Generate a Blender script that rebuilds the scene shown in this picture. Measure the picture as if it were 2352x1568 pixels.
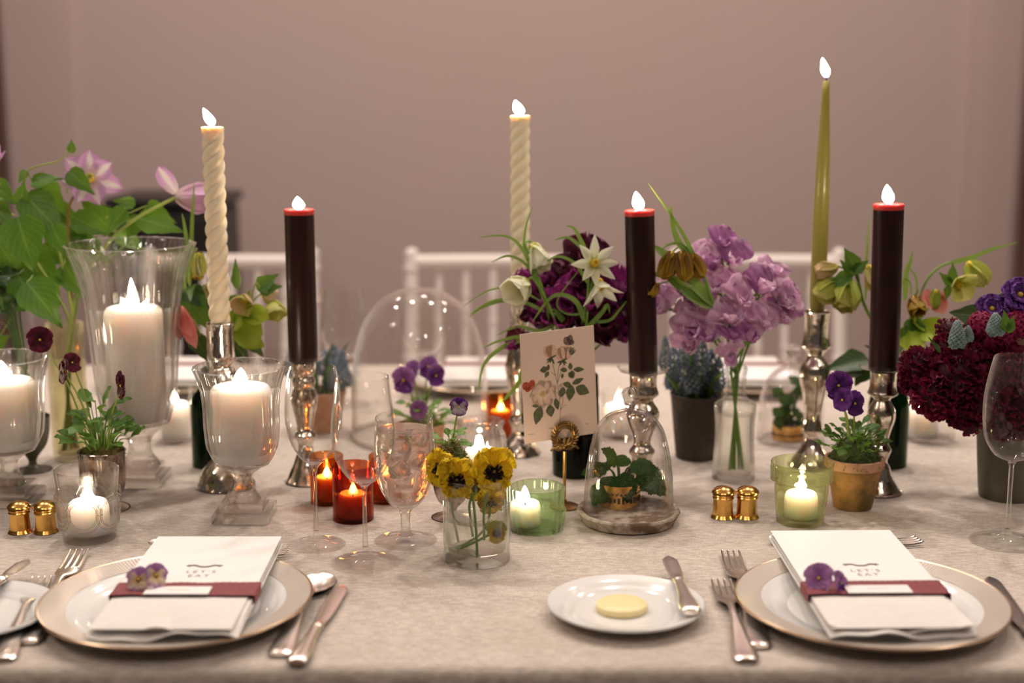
import bpy, math, random
from mathutils import Vector, Matrix, noise
for o in list(bpy.data.objects): bpy.data.objects.remove(o)
sc = bpy.context.scene
PI = math.pi; rad = math.radians
R = random.Random(11)
# ------------------------------------------------------------------ camera, light, exposure
F = 50/36*2352; PITCH = rad(10.5); TZ = .75; CZ = TZ+.528
cam = bpy.data.cameras.new('camera'); co = bpy.data.objects.new('camera', cam); sc.collection.objects.link(co)
co.location = (0, 0, CZ); co.rotation_euler = (PI/2-PITCH, 0, 0)
cam.lens = 50; cam.sensor_width = 36; cam.sensor_fit = 'HORIZONTAL'; cam.clip_start = .05; cam.clip_end = 60
cam.dof.use_dof = True; cam.dof.focus_distance = 1.64; cam.dof.aperture_fstop = 2.3; cam.dof.aperture_blades = 9
sc.camera = co
sc.view_settings.view_transform = 'Standard'; sc.view_settings.look = 'None'
sc.view_settings.gamma = 1; sc.view_settings.use_curve_mapping = False
sc.view_settings.exposure = -.32
w = bpy.data.worlds.new('room_ambience'); sc.world = w; w.use_nodes = True
w.node_tree.nodes['Background'].inputs[0].default_value = (1.0, .84, .72, 1)
w.node_tree.nodes['Background'].inputs[1].default_value = .085
def lamp(name, loc, target, power, size, color, kind='DISK', spread=PI):
    l = bpy.data.lights.new(name, 'AREA'); l.shape = kind; l.size = size; l.energy = power; l.color = color; l.spread = spread
    o = bpy.data.objects.new(name, l); sc.collection.objects.link(o); o.location = loc
    o.rotation_euler = (Vector(target)-Vector(loc)).to_track_quat('-Z', 'Y').to_euler()
    return o
WARM = (1, .89, .79)
for i, x in enumerate((-1.5, -.5, .5, 1.5)):
    lamp('downlight', (x, 2.75, 3.15), (x*.75, 1.6, .75), 23, .17, WARM)
for i, x in enumerate((-1.3, 0, 1.3)):
    lamp('downlight', (x, 3.9, 3.15), (x, 4.4, 1.0), 12.5, .2, (1, .80, .75))
for x, y, p in ((-2.4, 1.0, 12), (2.2, .6, 11), (-.9, -.8, 9), (.9, -.9, 8)):
    lamp('downlight', (x, y, 3.15), (x*.4, 1.5, .75), p, .14, WARM)
for x, y in ((-2.2, 1.2), (2.2, 1.2), (0, 3.4), (0, -.8)):          # added fill lamps that brighten the ceiling mirrored in silver and glass
    lamp('added_ceiling_fill', (x, y, 2.75), (x*.7, y*.8+.3, 3.24), 13, .5, (1, .88, .80))
cy = sc.cycles
cy.max_bounces = 14; cy.transparent_max_bounces = 40; cy.transmission_bounces = 12; cy.glossy_bounces = 5; cy.diffuse_bounces = 4
cy.sample_clamp_indirect = 6; cy.caustics_reflective = False; cy.caustics_refractive = False; cy.blur_glossy = .5
cy.use_denoising = True

# ------------------------------------------------------------------ pixel <-> place
def ang(py): return PITCH+math.atan((py-784)/F)
def depth(Y, z): return Y*math.cos(PITCH)+(CZ-z)*math.sin(PITCH)
def P3(px, py, Y):
    z = CZ-Y*math.tan(ang(py)); return Vector(((px-1176)/F*depth(Y, z), Y, z))
def G(px, py, z=TZ):
    Y = (CZ-z)/math.tan(ang(py)); return Vector(((px-1176)/F*depth(Y, z), Y, z))
def S(v): return depth(v.y, v.z)/F          # metres per pixel at a place
def prof(base, pts):                           # [(half width px, py)] seen at the axis over base -> [(r, z local)]
    out = []
    for hw, py in pts:
        z = CZ-base.y*math.tan(ang(py)); out.append((hw*depth(base.y, z)/F, z-base.z))
    return out
def pz(base, py): return CZ-base.y*math.tan(ang(py))-base.z
# ------------------------------------------------------------------ node helpers
class NT:
    def __init__(s, name):
        s.m = bpy.data.materials.new(name); s.m.use_nodes = True; s.t = s.m.node_tree
        s.out = s.t.nodes['Material Output']; s.b = s.t.nodes['Principled BSDF']
    def n(s, typ, ins=None, **kw):
        nd = s.t.nodes.new(typ)
        for k, v in kw.items(): setattr(nd, k, v)
        for k, v in (ins or {}).items(): s.put(nd.inputs[k], v)
        return nd
    def put(s, inp, v):
        if isinstance(v, bpy.types.NodeSocket): s.t.links.new(v, inp)
        elif isinstance(v, (tuple, list)) and len(v) == 3 and inp.type == 'RGBA': inp.default_value = (*v, 1)
        else: inp.default_value = v
    def mth(s, op, a, b=0.0, c=0.0, clamp=False):
        nd = s.n('ShaderNodeMath', operation=op, use_clamp=clamp)
        for i, v in enumerate((a, b, c)): s.put(nd.inputs[i], v)
        return nd.outputs[0]
    def mix(s, fac, a, b, mode='MIX'):
        nd = s.n('ShaderNodeMix', data_type='RGBA', blend_type=mode)
        s.put(nd.inputs[0], fac); s.put(nd.inputs[6], a); s.put(nd.inputs[7], b); return nd.outputs[2]
    def ramp(s, fac, stops):
        nd = s.n('ShaderNodeValToRGB'); s.put(nd.inputs[0], fac); e = nd.color_ramp.elements
        while len(e) < len(stops): e.new(.5)
        for i, (p, c) in enumerate(stops): e[i].position = p; e[i].color = (*c, 1)
        return nd.outputs[0]
    def coord(s, kind='Object', scale=(1, 1, 1)):
        tc = s.n('ShaderNodeTexCoord'); mp = s.n('ShaderNodeMapping'); s.put(mp.inputs[0], tc.outputs[kind]); mp.inputs[3].default_value = scale
        return mp.outputs[0]
    def noise(s, scale, detail=3, co=None, rough=.55, dist=0):
        nd = s.n('ShaderNodeTexNoise'); nd.inputs['Scale'].default_value = scale; nd.inputs['Detail'].default_value = detail
        nd.inputs['Roughness'].default_value = rough; nd.inputs['Distortion'].default_value = dist
        s.put(nd.inputs['Vector'], co if co is not None else s.coord()); return nd.outputs[0]
    def bump(s, h, strength, dist=.001):
        nd = s.n('ShaderNodeBump'); s.put(nd.inputs['Height'], h); nd.inputs['Strength'].default_value = strength; nd.inputs['Distance'].default_value = dist
        return nd.outputs[0]
    def mixsh(s, fac, a, b):
        nd = s.n('ShaderNodeMixShader'); s.put(nd.inputs[0], fac); s.put(nd.inputs[1], a); s.put(nd.inputs[2], b); return nd.outputs[0]
    def end(s, sh): s.t.links.new(sh, s.out.inputs[0]); return s.m
def lerp(a, b, t): return tuple(a[i]+(b[i]-a[i])*t for i in range(3))
def plain(name, col, rough=.5, metal=0, var=None, bump=None, sss=0, sssr=(1, .5, .3), sscale=.01, coat=0, spec=.5, co=None):
    m = NT(name); b = m.b
    b.inputs['Roughness'].default_value = rough; b.inputs['Metallic'].default_value = metal
    b.inputs['Specular IOR Level'].default_value = spec; b.inputs['Coat Weight'].default_value = coat
    if var:
        sc_, c2, lo, hi = var
        f = m.noise(sc_, 5); mr = m.n('ShaderNodeMapRange', {0: f, 1: lo, 2: hi}); m.put(b.inputs[0], m.mix(mr.outputs[0], col, c2))
    else: m.put(b.inputs[0], col)
    if bump: m.put(b.inputs['Normal'], m.bump(m.noise(bump[0], 4), bump[1], bump[2] if len(bump) > 2 else .001))
    if sss:
        b.inputs['Subsurface Weight'].default_value = sss; b.inputs['Subsurface Radius'].default_value = sssr; b.inputs['Subsurface Scale'].default_value = sscale
    return m.m
def glass(name, tint=(.97, .98, .97), edge=1.0, power=2.2, base=.04, rough=0, ior=1.47, bump=None, body=None):
    m = NT(name); lw = m.n('ShaderNodeLayerWeight'); lw.inputs[0].default_value = .5
    nrm = m.bump(m.noise(bump[0], 3), bump[1], .002) if bump else None
    if nrm is not None: m.put(lw.inputs['Normal'], nrm)
    f = lw.outputs['Facing']
    tr = m.n('ShaderNodeBsdfTransparent', {0: tint})
    gl = m.n('ShaderNodeBsdfGlass', {0: lerp(tint, (1, 1, 1), .25), 'Roughness': rough, 'IOR': ior})
    gs = m.n('ShaderNodeBsdfGlossy', {0: (1, 1, 1), 'Roughness': rough})
    if nrm is not None:
        for nd in (gl, gs): m.put(nd.inputs['Normal'], nrm)
    fac = m.mth('MULTIPLY_ADD', m.mth('POWER', f, power), edge, base, clamp=True)
    s1 = m.mixsh(fac, tr.outputs[0], gl.outputs[0])
    fr = m.mth('MULTIPLY_ADD', m.mth('POWER', f, 5.0), .6, .013, clamp=True)
    return m.end(m.mixsh(fr, s1, gs.outputs[0]))
def petal(name, c0, c1, c2, stripe=None, blotch=None, vein=None, trans=.35, rough=.55, nz=.25, rnd=.12):
    m = NT(name); uv = m.n('ShaderNodeUVMap'); sp = m.n('ShaderNodeSeparateXYZ', {0: uv.outputs[0]})
    u, v = sp.outputs[0], sp.outputs[1]
    nn = m.noise(5, 3, co=uv.outputs[0])
    vv = m.mth('ADD', v, m.mth('MULTIPLY', m.mth('SUBTRACT', nn, .5), nz))
    col = m.ramp(vv, [(0, c0), (.45, c1), (1, c2)])
    du = m.mth('ABSOLUTE', m.mth('SUBTRACT', u, .5))
    if stripe:
        f = m.n('ShaderNodeMapRange', {0: m.mth('ADD', du, m.mth('MULTIPLY', m.mth('SUBTRACT', nn, .5), .12)), 1: stripe[1], 2: stripe[1]*.35, 3: 0.0, 4: 1.0}).outputs[0]
        col = m.mix(f, col, stripe[0])
    if vein:
        ws = m.mth('SINE', m.mth('MULTIPLY', m.mth('DIVIDE', m.mth('SUBTRACT', u, .5), m.mth('ADD', v, .35)), vein[1]))
        f = m.mth('MULTIPLY', m.mth('POWER', m.mth('ABSOLUTE', ws), 6), vein[2]); col = m.mix(f, col, vein[0])
    if blotch:
        d = m.mth('ADD', m.mth('ADD', v, m.mth('MULTIPLY', du, .7)), m.mth('MULTIPLY', m.mth('SUBTRACT', m.noise(9, 3, co=uv.outputs[0]), .5), .55))
        f = m.n('ShaderNodeMapRange', {0: d, 1: blotch[1]+.05, 2: blotch[1]-.05, 3: 0.0, 4: 1.0}).outputs[0]; col = m.mix(f, col, blotch[0])
    oi = m.n('ShaderNodeObjectInfo')
    hs = m.n('ShaderNodeHueSaturation', {4: col, 2: m.mth('MULTIPLY_ADD', oi.outputs['Random'], 2*rnd, 1-rnd)})
    col = hs.outputs[0]
    m.put(m.b.inputs[0], col); m.b.inputs['Roughness'].default_value = rough; m.b.inputs['Specular IOR Level'].default_value = .3
    m.put(m.b.inputs['Normal'], m.bump(m.noise(14, 3, co=uv.outputs[0]), .25, .002))
    tl = m.n('ShaderNodeBsdfTranslucent', {0: col})
    return m.end(m.mixsh(trans, m.b.outputs[0], tl.outputs[0]))
def leafmat(name, dark, light, rough=.42, trans=.3, crinkle=0):
    m = NT(name); uv = m.n('ShaderNodeUVMap'); sp = m.n('ShaderNodeSeparateXYZ', {0: uv.outputs[0]})
    u, v = sp.outputs[0], sp.outputs[1]; du = m.mth('ABSOLUTE', m.mth('SUBTRACT', u, .5))
    rib = m.n('ShaderNodeMapRange', {0: du, 1: .05, 2: .0, 3: 0.0, 4: 1.0}).outputs[0]
    side = m.mth('POWER', m.mth('ABSOLUTE', m.mth('SINE', m.mth('MULTIPLY', m.mth('SUBTRACT', v, m.mth('MULTIPLY', du, .8)), 22.0))), 8)
    oi = m.n('ShaderNodeObjectInfo')
    f = m.mth('MULTIPLY_ADD', m.noise(4, 3, co=uv.outputs[0]), .7, m.mth('MULTIPLY', oi.outputs['Random'], .55))
    col = m.mix(m.mth('SUBTRACT', f, .15, clamp=True), dark, light)
    col = m.mix(m.mth('MULTIPLY', m.mth('MAXIMUM', rib, m.mth('MULTIPLY', side, .35)), .45), col, lerp(light, (.6, .7, .3), .4))
    if crinkle:
        vo = m.n('ShaderNodeTexVoronoi', {'Vector': uv.outputs[0], 'Scale': 20.0}); col = m.mix(m.n('ShaderNodeMapRange', {0: vo.outputs[0], 1: .25, 2: .62}).outputs[0], col, lerp(dark, (0, .02, 0), .6))  # dark cell edges paint the shade of the crinkles into the leaf colour
    m.put(m.b.inputs[0], col); m.b.inputs['Roughness'].default_value = rough; m.b.inputs['Specular IOR Level'].default_value = .4
    h = m.noise(24, 2, co=uv.outputs[0]) if crinkle else side
    m.put(m.b.inputs['Normal'], m.bump(h, 1.0 if crinkle else -.2, .014 if crinkle else .002))
    tl = m.n('ShaderNodeBsdfTranslucent', {0: lerp(light, (.5, .6, .05), .3)})
    return m.end(m.mixsh(trans, m.b.outputs[0], tl.outputs[0]))
# ------------------------------------------------------------------ mesh helpers
def cat(pts, n=4):
    pts = [Vector(p) for p in pts]
    if len(pts) < 3:
        return [pts[0].lerp(pts[-1], i/n) for i in range(n+1)]
    out = []
    for i in range(len(pts)-1):
        a = pts[max(0, i-1)]; b = pts[i]; c = pts[i+1]; d = pts[min(len(pts)-1, i+2)]
        for k in range(n):
            t = k/n; out.append(.5*((2*b)+(c-a)*t+(2*a-5*b+4*c-d)*t*t+(3*b-a-3*c+d)*t**3))
    out.append(pts[-1]); return out
def catp(pr, n=3):
    o = []
    for p in cat([(r, z, 0) for r, z in pr], n): o.append((max(0, p.x), p.y))
    return o
def interp(pts, t):
    for (a, x), (b, y) in zip(pts, pts[1:]):
        if t <= b:
            k = (t-a)/(b-a+1e-9); k = k*k*(3-2*k); return x+(y-x)*k
    return pts[-1][1]
class MB:
    def __init__(s): s.v = []; s.f = []; s.uv = []; s.mi = []
    def add(s, vs, fs, uvs=None, mi=0):
        n = len(s.v); s.v += [tuple(x) for x in vs]; s.uv += uvs or [(0, 0)]*len(vs)
        s.f += [tuple(i+n for i in f) for f in fs]; s.mi += [mi]*len(fs)
    def lathe(s, pr, seg=40, mod=None, M=None, mi=0):
        vs = []; idx = []
        for r, z in pr:
            if r < 1e-6: idx.append([len(vs)]*seg); vs.append(Vector((0, 0, z)))
            else:
                idx.append(list(range(len(vs), len(vs)+seg)))
                for k in range(seg):
                    a = 2*PI*k/seg; q = r*(mod(a, r, z) if mod else 1); vs.append(Vector((q*math.cos(a), q*math.sin(a), z)))
        fs = []
        for a, b in zip(idx, idx[1:]):
            for k in range(seg):
                l = (k+1) % seg; f = []
                for i in (a[k], a[l], b[l], b[k]):
                    if i not in f: f.append(i)
                if len(f) > 2: fs.append(f)
        if M is not None: vs = [M @ x for x in vs]
        s.add(vs, fs, None, mi); return s
    def tube(s, pts, r, sides=6, mi=0, cap=True):
        pts = [Vector(p) for p in pts]; n = len(pts); rs = r if isinstance(r, (list, tuple)) else [r]*n
        if len(rs) != n: rs = [rs[0]+(rs[-1]-rs[0])*i/(n-1) for i in range(n)]
        vs = []; up = None
        for i, p in enumerate(pts):
            d = (pts[min(n-1, i+1)]-pts[max(0, i-1)]).normalized()
            if up is None: up = d.orthogonal().normalized()
            x = (up-d*up.dot(d)).normalized(); up = x; y = d.cross(x)
            for k in range(sides):
                a = 2*PI*k/sides; vs.append(p+(x*math.cos(a)+y*math.sin(a))*rs[i])
        fs = [(i*sides+k, i*sides+(k+1) % sides, (i+1)*sides+(k+1) % sides, (i+1)*sides+k) for i in range(n-1) for k in range(sides)]
        if cap: fs += [tuple(range(sides))[::-1], tuple(range((n-1)*sides, n*sides))]
        s.add(vs, fs, None, mi); return s
    def box(s, c, d, mi=0, M=None):
        c = Vector(c); h = Vector(d)/2
        vs = [Vector((c.x+a*h.x, c.y+b*h.y, c.z+e*h.z)) for e in (-1, 1) for b in (-1, 1) for a in (-1, 1)]
        if M is not None: vs = [M @ x for x in vs]
        s.add(vs, [(0, 2, 3, 1), (4, 5, 7, 6), (0, 1, 5, 4), (2, 6, 7, 3), (0, 4, 6, 2), (1, 3, 7, 5)], None, mi); return s
    def bbox(s, c, d, bv, mi=0):                # box with bevelled edges: stacked inset rings
        c = Vector(c); hx, hy, hz = Vector(d)/2
        rings = [(bv, -hz), (0, -hz+bv), (0, hz-bv), (bv, hz)]; vs = []
        for ins, z in rings:
            x, y = hx-ins, hy-ins; e = bv*.6
            for a, b in ((-x+e, -y), (x-e, -y), (x, -y+e), (x, y-e), (x-e, y), (-x+e, y), (-x, y-e), (-x, -y+e)): vs.append(c+Vector((a, b, z)))
        fs = [(r*8+k, r*8+(k+1) % 8, r*8+8+(k+1) % 8, r*8+8+k) for r in range(3) for k in range(8)]
        fs += [tuple(range(8))[::-1], tuple(range(24, 32))]; s.add(vs, fs, None, mi); return s
    def sphere(s, c, r, seg=10, rings=6, M=None, mi=0, sc3=(1, 1, 1)):
        c = Vector(c); pr = [(r*math.sin(PI*i/rings), -r*math.cos(PI*i/rings)) for i in range(rings+1)]
        pr[0] = (0, -r); pr[-1] = (0, r); T = Matrix.Translation(c) @ Matrix.Diagonal((*sc3, 1))
        return s.lathe(pr, seg, None, M @ T if M is not None else T, mi)
    def grid(s, fn, nu, nv, mi=0, M=None):
        vs = []; uvs = []
        for i in range(nu+1):
            for j in range(nv+1):
                p = Vector(fn(i/nu, j/nv)); vs.append(M @ p if M is not None else p); uvs.append((i/nu, j/nv))
        fs = [(i*(nv+1)+j, (i+1)*(nv+1)+j, (i+1)*(nv+1)+j+1, i*(nv+1)+j+1) for i in range(nu) for j in range(nv)]
        s.add(vs, fs, uvs, mi); return s
    def leaf(s, shape, M=None, cup=.3, fold=0, droop=.15, ruffle=0, freq=3, serr=0, nl=8, nw=4, seed=0, mi=0, twist=0):
        rr = random.Random(seed); ph = rr.random()*6
        vs = []; uvs = []
        for i in range(nl+1):
            t = i/nl; wd = interp(shape, t)
            for j in range(nw+1):
                q = -1+2*j/nw; e = abs(q)
                x = q*wd*(1+serr*((i % 2)*2-1)*(e > .9)); y = t
                z = cup*q*q*wd+fold*e*wd-droop*t*t
                if ruffle: z += ruffle*math.sin(freq*(t*3+q*2.2)+ph)*(.25+.75*max(e, t**2)); y += ruffle*.35*math.cos(freq*1.7*q*2+ph)*t*t
                if twist: a = twist*t; x, z = x*math.cos(a)-z*math.sin(a), x*math.sin(a)+z*math.cos(a)
                vs.append(Vector((x, y, z))); uvs.append((.5+.5*q, t))
        if M is not None: vs = [M @ p for p in vs]
        fs = [(i*(nw+1)+j, i*(nw+1)+j+1, (i+1)*(nw+1)+j+1, (i+1)*(nw+1)+j) for i in range(nl) for j in range(nw)]
        s.add(vs, fs, uvs, mi); return s
    def build(s, name, *mats, sharp=40, smooth=True):
        me = bpy.data.meshes.new(name); me.from_pydata(s.v, [], s.f)
        ul = me.uv_layers.new(name='UVMap'); li = [0]*len(me.loops); me.loops.foreach_get('vertex_index', li)
        flat = []
        for i in li: flat += s.uv[i]
        ul.data.foreach_set('uv', flat)
        for m in mats: me.materials.append(m)
        if len(mats) > 1: me.polygons.foreach_set('material_index', s.mi)
        if smooth:
            me.polygons.foreach_set('use_smooth', [True]*len(me.polygons))
            if sharp < 180: me.set_sharp_from_angle(angle=rad(sharp))
        me.update(); return me
def shell(pr, t, zb):                            # closed glass wall from an outer profile: outside up, rim, inside down to the inner bottom zb
    inn = [(max(0.0005, r-t), z) for r, z in reversed(pr) if z > zb+.0005]
    top = pr[-1]; rb = inn[-1][0] if inn else .01
    return [(0, pr[0][1])]+pr+[(top[0]-t*.5, top[1]+t*.45)]+inn+[(rb*.93, zb+.0008), (rb*.8, zb), (0, zb)]
def flutes(pr, t, mod):                          # moulded outside, smooth inside
    zs = [(z, r) for r, z in pr]
    def f(a, r, z):
        ro = zs[0][1]
        for (z0, r0), (z1, r1) in zip(zs, zs[1:]):
            if z0 <= z <= z1+1e-9: ro = r0+(r1-r0)*((z-z0)/(z1-z0) if z1 > z0+1e-9 else 0); break
            ro = r1
        return mod(a, r, z) if r > ro-t*.4 else 1
    return f
# ------------------------------------------------------------------ object helpers
WM = {}
def link(o): sc.collection.objects.link(o); return o
def tag(o, label, cat_, group=None, kind=None):
    if label: o['label'] = label
    if cat_: o['category'] = cat_
    if group: o['group'] = group
    if kind: o['kind'] = kind
    return o
def thing(name, label, cat_, loc=(0, 0, 0), group=None, M=None):
    o = link(bpy.data.objects.new(name, None)); o.empty_display_size = .01
    M = M if M is not None else Matrix.Translation(Vector(loc)); o.matrix_basis = M; WM[o.name] = M.copy()
    return tag(o, label, cat_, group)
def part(parent, name, me, M=None, label=None, kind=None):      # M: place in the world; none = the parent's own frame
    o = link(bpy.data.objects.new(name, me)); o.parent = parent
    b = WM[parent.name].inverted() @ M if M is not None else Matrix.Identity(4)
    o.matrix_basis = b; WM[o.name] = WM[parent.name] @ b
    if label: o['label'] = label
    if kind: o['kind'] = kind
    return o
def solo(name, me, label, cat_, M=None, group=None, kind=None):
    o = link(bpy.data.objects.new(name, me)); M = M if M is not None else Matrix.Identity(4); o.matrix_basis = M; WM[o.name] = M.copy()
    return tag(o, label, cat_, group, kind)
def struct(name, me): o = link(bpy.data.objects.new(name, me)); o['kind'] = 'structure'; WM[o.name] = Matrix.Identity(4); return o
def frame(o, d, n, L=1, W=None, H=None):
    y = Vector(d).normalized(); n = Vector(n); x = y.cross(n)
    if x.length < 1e-5: x = y.orthogonal()
    x.normalize(); z = x.cross(y); W = L if W is None else W; H = (L+W)/2 if H is None else H
    return Matrix(((x.x*W, y.x*L, z.x*H, o[0]), (x.y*W, y.y*L, z.y*H, o[1]), (x.z*W, y.z*L, z.z*H, o[2]), (0, 0, 0, 1)))
T = Matrix.Translation
def RZ(a): return Matrix.Rotation(a, 4, 'Z')
CACHE = {}
def leafmesh(key, shape, mat, **kw):
    k = (key, mat.name)
    if k not in CACHE: CACHE[k] = MB().leaf(shape, **kw).build(key, mat, sharp=180)
    return CACHE[k]
def tubemesh(name, pts, r, mat, sides=6, n=4): return MB().tube(cat(pts, n), r, sides).build(name, mat)

# ------------------------------------------------------------------ materials
M_ = {}
M_['clear'] = glass('clear_glass', (.985, .985, .98), base=.0, edge=1.0, power=3.8)
M_['vaseglass'] = glass('vase_glass', (.98, .985, .975), base=.06, edge=.9, power=2.4)
M_['heavy'] = glass('heavy_cut_glass', (.965, .96, .94), base=.22, edge=.78, power=1.8)
M_['dome'] = glass('dome_glass', (.985, .98, .975), base=0, edge=.7, power=4)
M_['cloche'] = glass('cloche_glass', (.975, .965, .965), base=.02, edge=.95, power=2.8)
M_['ribbed'] = glass('moulded_glass', (.985, .985, .975), base=.15, edge=.8, power=2)
M_['crystal'] = glass('pressed_glass', (.985, .985, .975), base=.04, edge=.8, power=2.2, bump=(330, .22))
M_['green'] = glass('pale_green_glass', (.85, .955, .77), base=.10, edge=.8, power=1.6)
M_['lime'] = glass('lime_green_glass', (.925, .96, .76), base=.08, edge=.8, power=1.8)
M_['bottle'] = glass('dark_green_glass', (.12, .24, .055), base=.15, edge=.8)
M_['bottle2'] = glass('blackish_green_glass', (.07, .13, .05), base=.2, edge=.8)
M_['amber'] = glass('amber_glass', (.82, .47, .18), base=.05, edge=.8)
M_['red'] = glass('ruby_amber_glass', (.74, .31, .12), base=.05, edge=.8)
M_['olive'] = glass('olive_tinted_glass', (.92, .91, .78), base=.10, edge=.8, power=2)
M_['water'] = glass('water', (.975, .975, .955), base=.12, edge=.6, ior=1.33, power=1.5)
M_['icewater'] = glass('iced_water', (.96, .89, .85), base=.38, edge=.5, ior=1.25, rough=.16, power=1.2, bump=(70, .7))  # pink tint paints in the amber candlelight reflected by the water
M_['ice'] = glass('ice', (.97, .95, .94), base=.5, edge=.5, ior=1.31, rough=.05, power=1, bump=(60, .4))
def mercury():
    m = NT('mercury_glass_silver'); n1 = m.noise(42, 6); n2 = m.noise(160, 3)
    f = m.n('ShaderNodeMapRange', {0: n1, 1: .46, 2: .66}).outputs[0]
    m.put(m.b.inputs[0], m.mix(f, (.86, .78, .68), (.30, .21, .13))); m.b.inputs['Metallic'].default_value = 1
    m.put(m.b.inputs['Roughness'], m.mth('MULTIPLY_ADD', f, .3, .07)); m.put(m.b.inputs['Normal'], m.bump(m.mth('ADD', n1, m.mth('MULTIPLY', n2, .3)), .22, .003))
    m.b.inputs['Coat Weight'].default_value = .6; return m.m
M_['mercury'] = mercury()
M_['brass'] = plain('polished_brass', (.78, .46, .13), .2, 1, var=(60, (.5, .25, .06), .45, .7), bump=(140, .12))
M_['oldbrass'] = plain('aged_brass', (.42, .24, .08), .32, 1, var=(90, (.16, .08, .03), .4, .7), bump=(220, .3))
M_['silver'] = plain('silver_cutlery', (.95, .87, .81), .25, 1, bump=(50, .05))
M_['oldsilver'] = plain('tarnished_silver', (.46, .38, .32), .24, 1, var=(40, (.14, .10, .08), .42, .65), bump=(120, .2))
M_['waxwhite'] = plain('white_wax', (.93, .86, .83), .45, sss=.95, sssr=(1, .75, .6), sscale=.035)
M_['waxivory'] = plain('ivory_wax', (.80, .69, .50), .4, sss=.7, sssr=(1, .75, .45), sscale=.009)
M_['waxcream'] = plain('cream_wax', (.76, .69, .50), .4, sss=.7, sssr=(1, .75, .45), sscale=.009)
M_['waxgreen'] = plain('olive_green_wax', (.31, .275, .055), .3, sss=.35, sssr=(.9, .8, .1), sscale=.006, coat=.2)
M_['waxdark'] = plain('burgundy_wax', (.024, .006, .005), .3, var=(30, (.016, .004, .003), .4, .7), bump=(30, .04), spec=.35)
M_['waxredglow'] = plain('red_wax', (.52, .05, .045), .3, sss=.6, sssr=(1, .15, .1), sscale=.006)  # red paints the flame's glow through the top of the dark candles
M_['waxamber'] = plain('amber_lit_wax', (.90, .72, .52), .4, sss=.5, sssr=(1, .6, .3), sscale=.01)
M_['wick'] = plain('charred_wick', (.012, .009, .008), .9)
def flame():
    m = NT('candle_flame'); tc = m.n('ShaderNodeTexCoord'); z = m.n('ShaderNodeSeparateXYZ', {0: tc.outputs['Generated']}).outputs[2]
    col = m.ramp(z, [(0, (.12, .22, 1)), (.13, (.5, .5, .8)), (.24, (1, .80, .58)), (1, (1, .76, .50))])
    st = m.n('ShaderNodeMapRange', {0: z, 1: .05, 2: .26, 3: .8, 4: 120.0}).outputs[0]
    e = m.n('ShaderNodeEmission', {0: col, 1: st}); return m.end(e.outputs[0])
M_['flame'] = flame()
M_['porcelain'] = plain('white_porcelain', (.80, .79, .77), .12, coat=.3)
def platerim():
    m = NT('gilt_taupe_rim'); co = m.coord('Object'); sp = m.n('ShaderNodeSeparateXYZ', {0: co})
    a = m.mth('ARCTAN2', sp.outputs[1], sp.outputs[0]); r = m.mth('SQRT', m.mth('ADD', m.mth('MULTIPLY', sp.outputs[0], sp.outputs[0]), m.mth('MULTIPLY', sp.outputs[1], sp.outputs[1])))
    p = m.mth('MULTIPLY', m.mth('ABSOLUTE', m.mth('SINE', m.mth('MULTIPLY', a, 110.0))), m.mth('ABSOLUTE', m.mth('SINE', m.mth('MULTIPLY', r, 1500.0))))
    m.put(m.b.inputs[0], m.mix(m.mth('POWER', p, .6), (.47, .405, .35), (.62, .55, .485))); m.b.inputs['Roughness'].default_value = .25
    m.b.inputs['Metallic'].default_value = .12; m.put(m.b.inputs['Normal'], m.bump(p, .35, .0006)); return m.m
M_['rim'] = platerim()
M_['gold'] = plain('gold_line', (.55, .40, .27), .3, 1)
def cloth(name, c1, c2, thread, wrinkle, nstr=.35):
    m = NT(name)
    a = m.noise(thread, 2, co=m.coord('Object', (.06, 1, .06))); b = m.noise(thread, 2, co=m.coord('Object', (1, .06, 1)))
    sl = m.noise(thread*.25, 3, co=m.coord('Object', (.25, 1, .3)))
    wv = m.mth('ADD', m.mth('MULTIPLY', a, .5), m.mth('MULTIPLY', b, .5))
    f = m.n('ShaderNodeMapRange', {0: m.mth('ADD', wv, m.mth('MULTIPLY', m.mth('SUBTRACT', sl, .5), .7)), 1: .36, 2: .66}).outputs[0]
    big = m.noise(7, 4); col = m.mix(f, c1, c2); col = m.mix(m.n('ShaderNodeMapRange', {0: big, 1: .35, 2: .75, 4: .35}).outputs[0], col, lerp(c1, (.3, .22, .16), .3))
    m.put(m.b.inputs[0], col); m.b.inputs['Roughness'].default_value = .85; m.b.inputs['Specular IOR Level'].default_value = .15
    b1 = m.bump(wv, nstr, .0006); w1 = m.noise(wrinkle, 3, co=m.coord('Object', (.6, 1.5, 1)), dist=.6)
    nd = m.n('ShaderNodeBump', {'Height': w1, 'Normal': b1}); nd.inputs['Strength'].default_value = .30; nd.inputs['Distance'].default_value = .012
    m.put(m.b.inputs['Normal'], nd.outputs[0]); return m.m
M_['linen'] = cloth('natural_linen', (.44, .375, .32), (.69, .615, .555), 1500, 11)
M_['napkin'] = cloth('white_linen', (.74, .70, .66), (.84, .80, .77), 1800, 14, .15)
M_['paper'] = plain('white_card', (.84, .81, .79), .6)
M_['rosecard'] = plain('cream_pink_card', (.86, .65, .52), .55, var=(9, (.82, .60, .47), .3, .7))
M_['ribbon'] = plain('burgundy_ribbon', (.25, .036, .044), .6, var=(300, (.17, .022, .03), .4, .6), bump=(500, .3, .0005))
M_['ink'] = plain('brown_ink', (.20, .15, .13), .7)
M_['softink'] = plain('faint_grey_ink', (.55, .51, .48), .7)
M_['butter'] = plain('butter', (.86, .72, .38), .42, sss=.3, sssr=(1, .8, .3), sscale=.004)
M_['wall'] = plain('mauve_wall_paint', (.50, .405, .375), .85, var=(1.3, (.52, .395, .37), .3, .7), bump=(120, .06))
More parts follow.
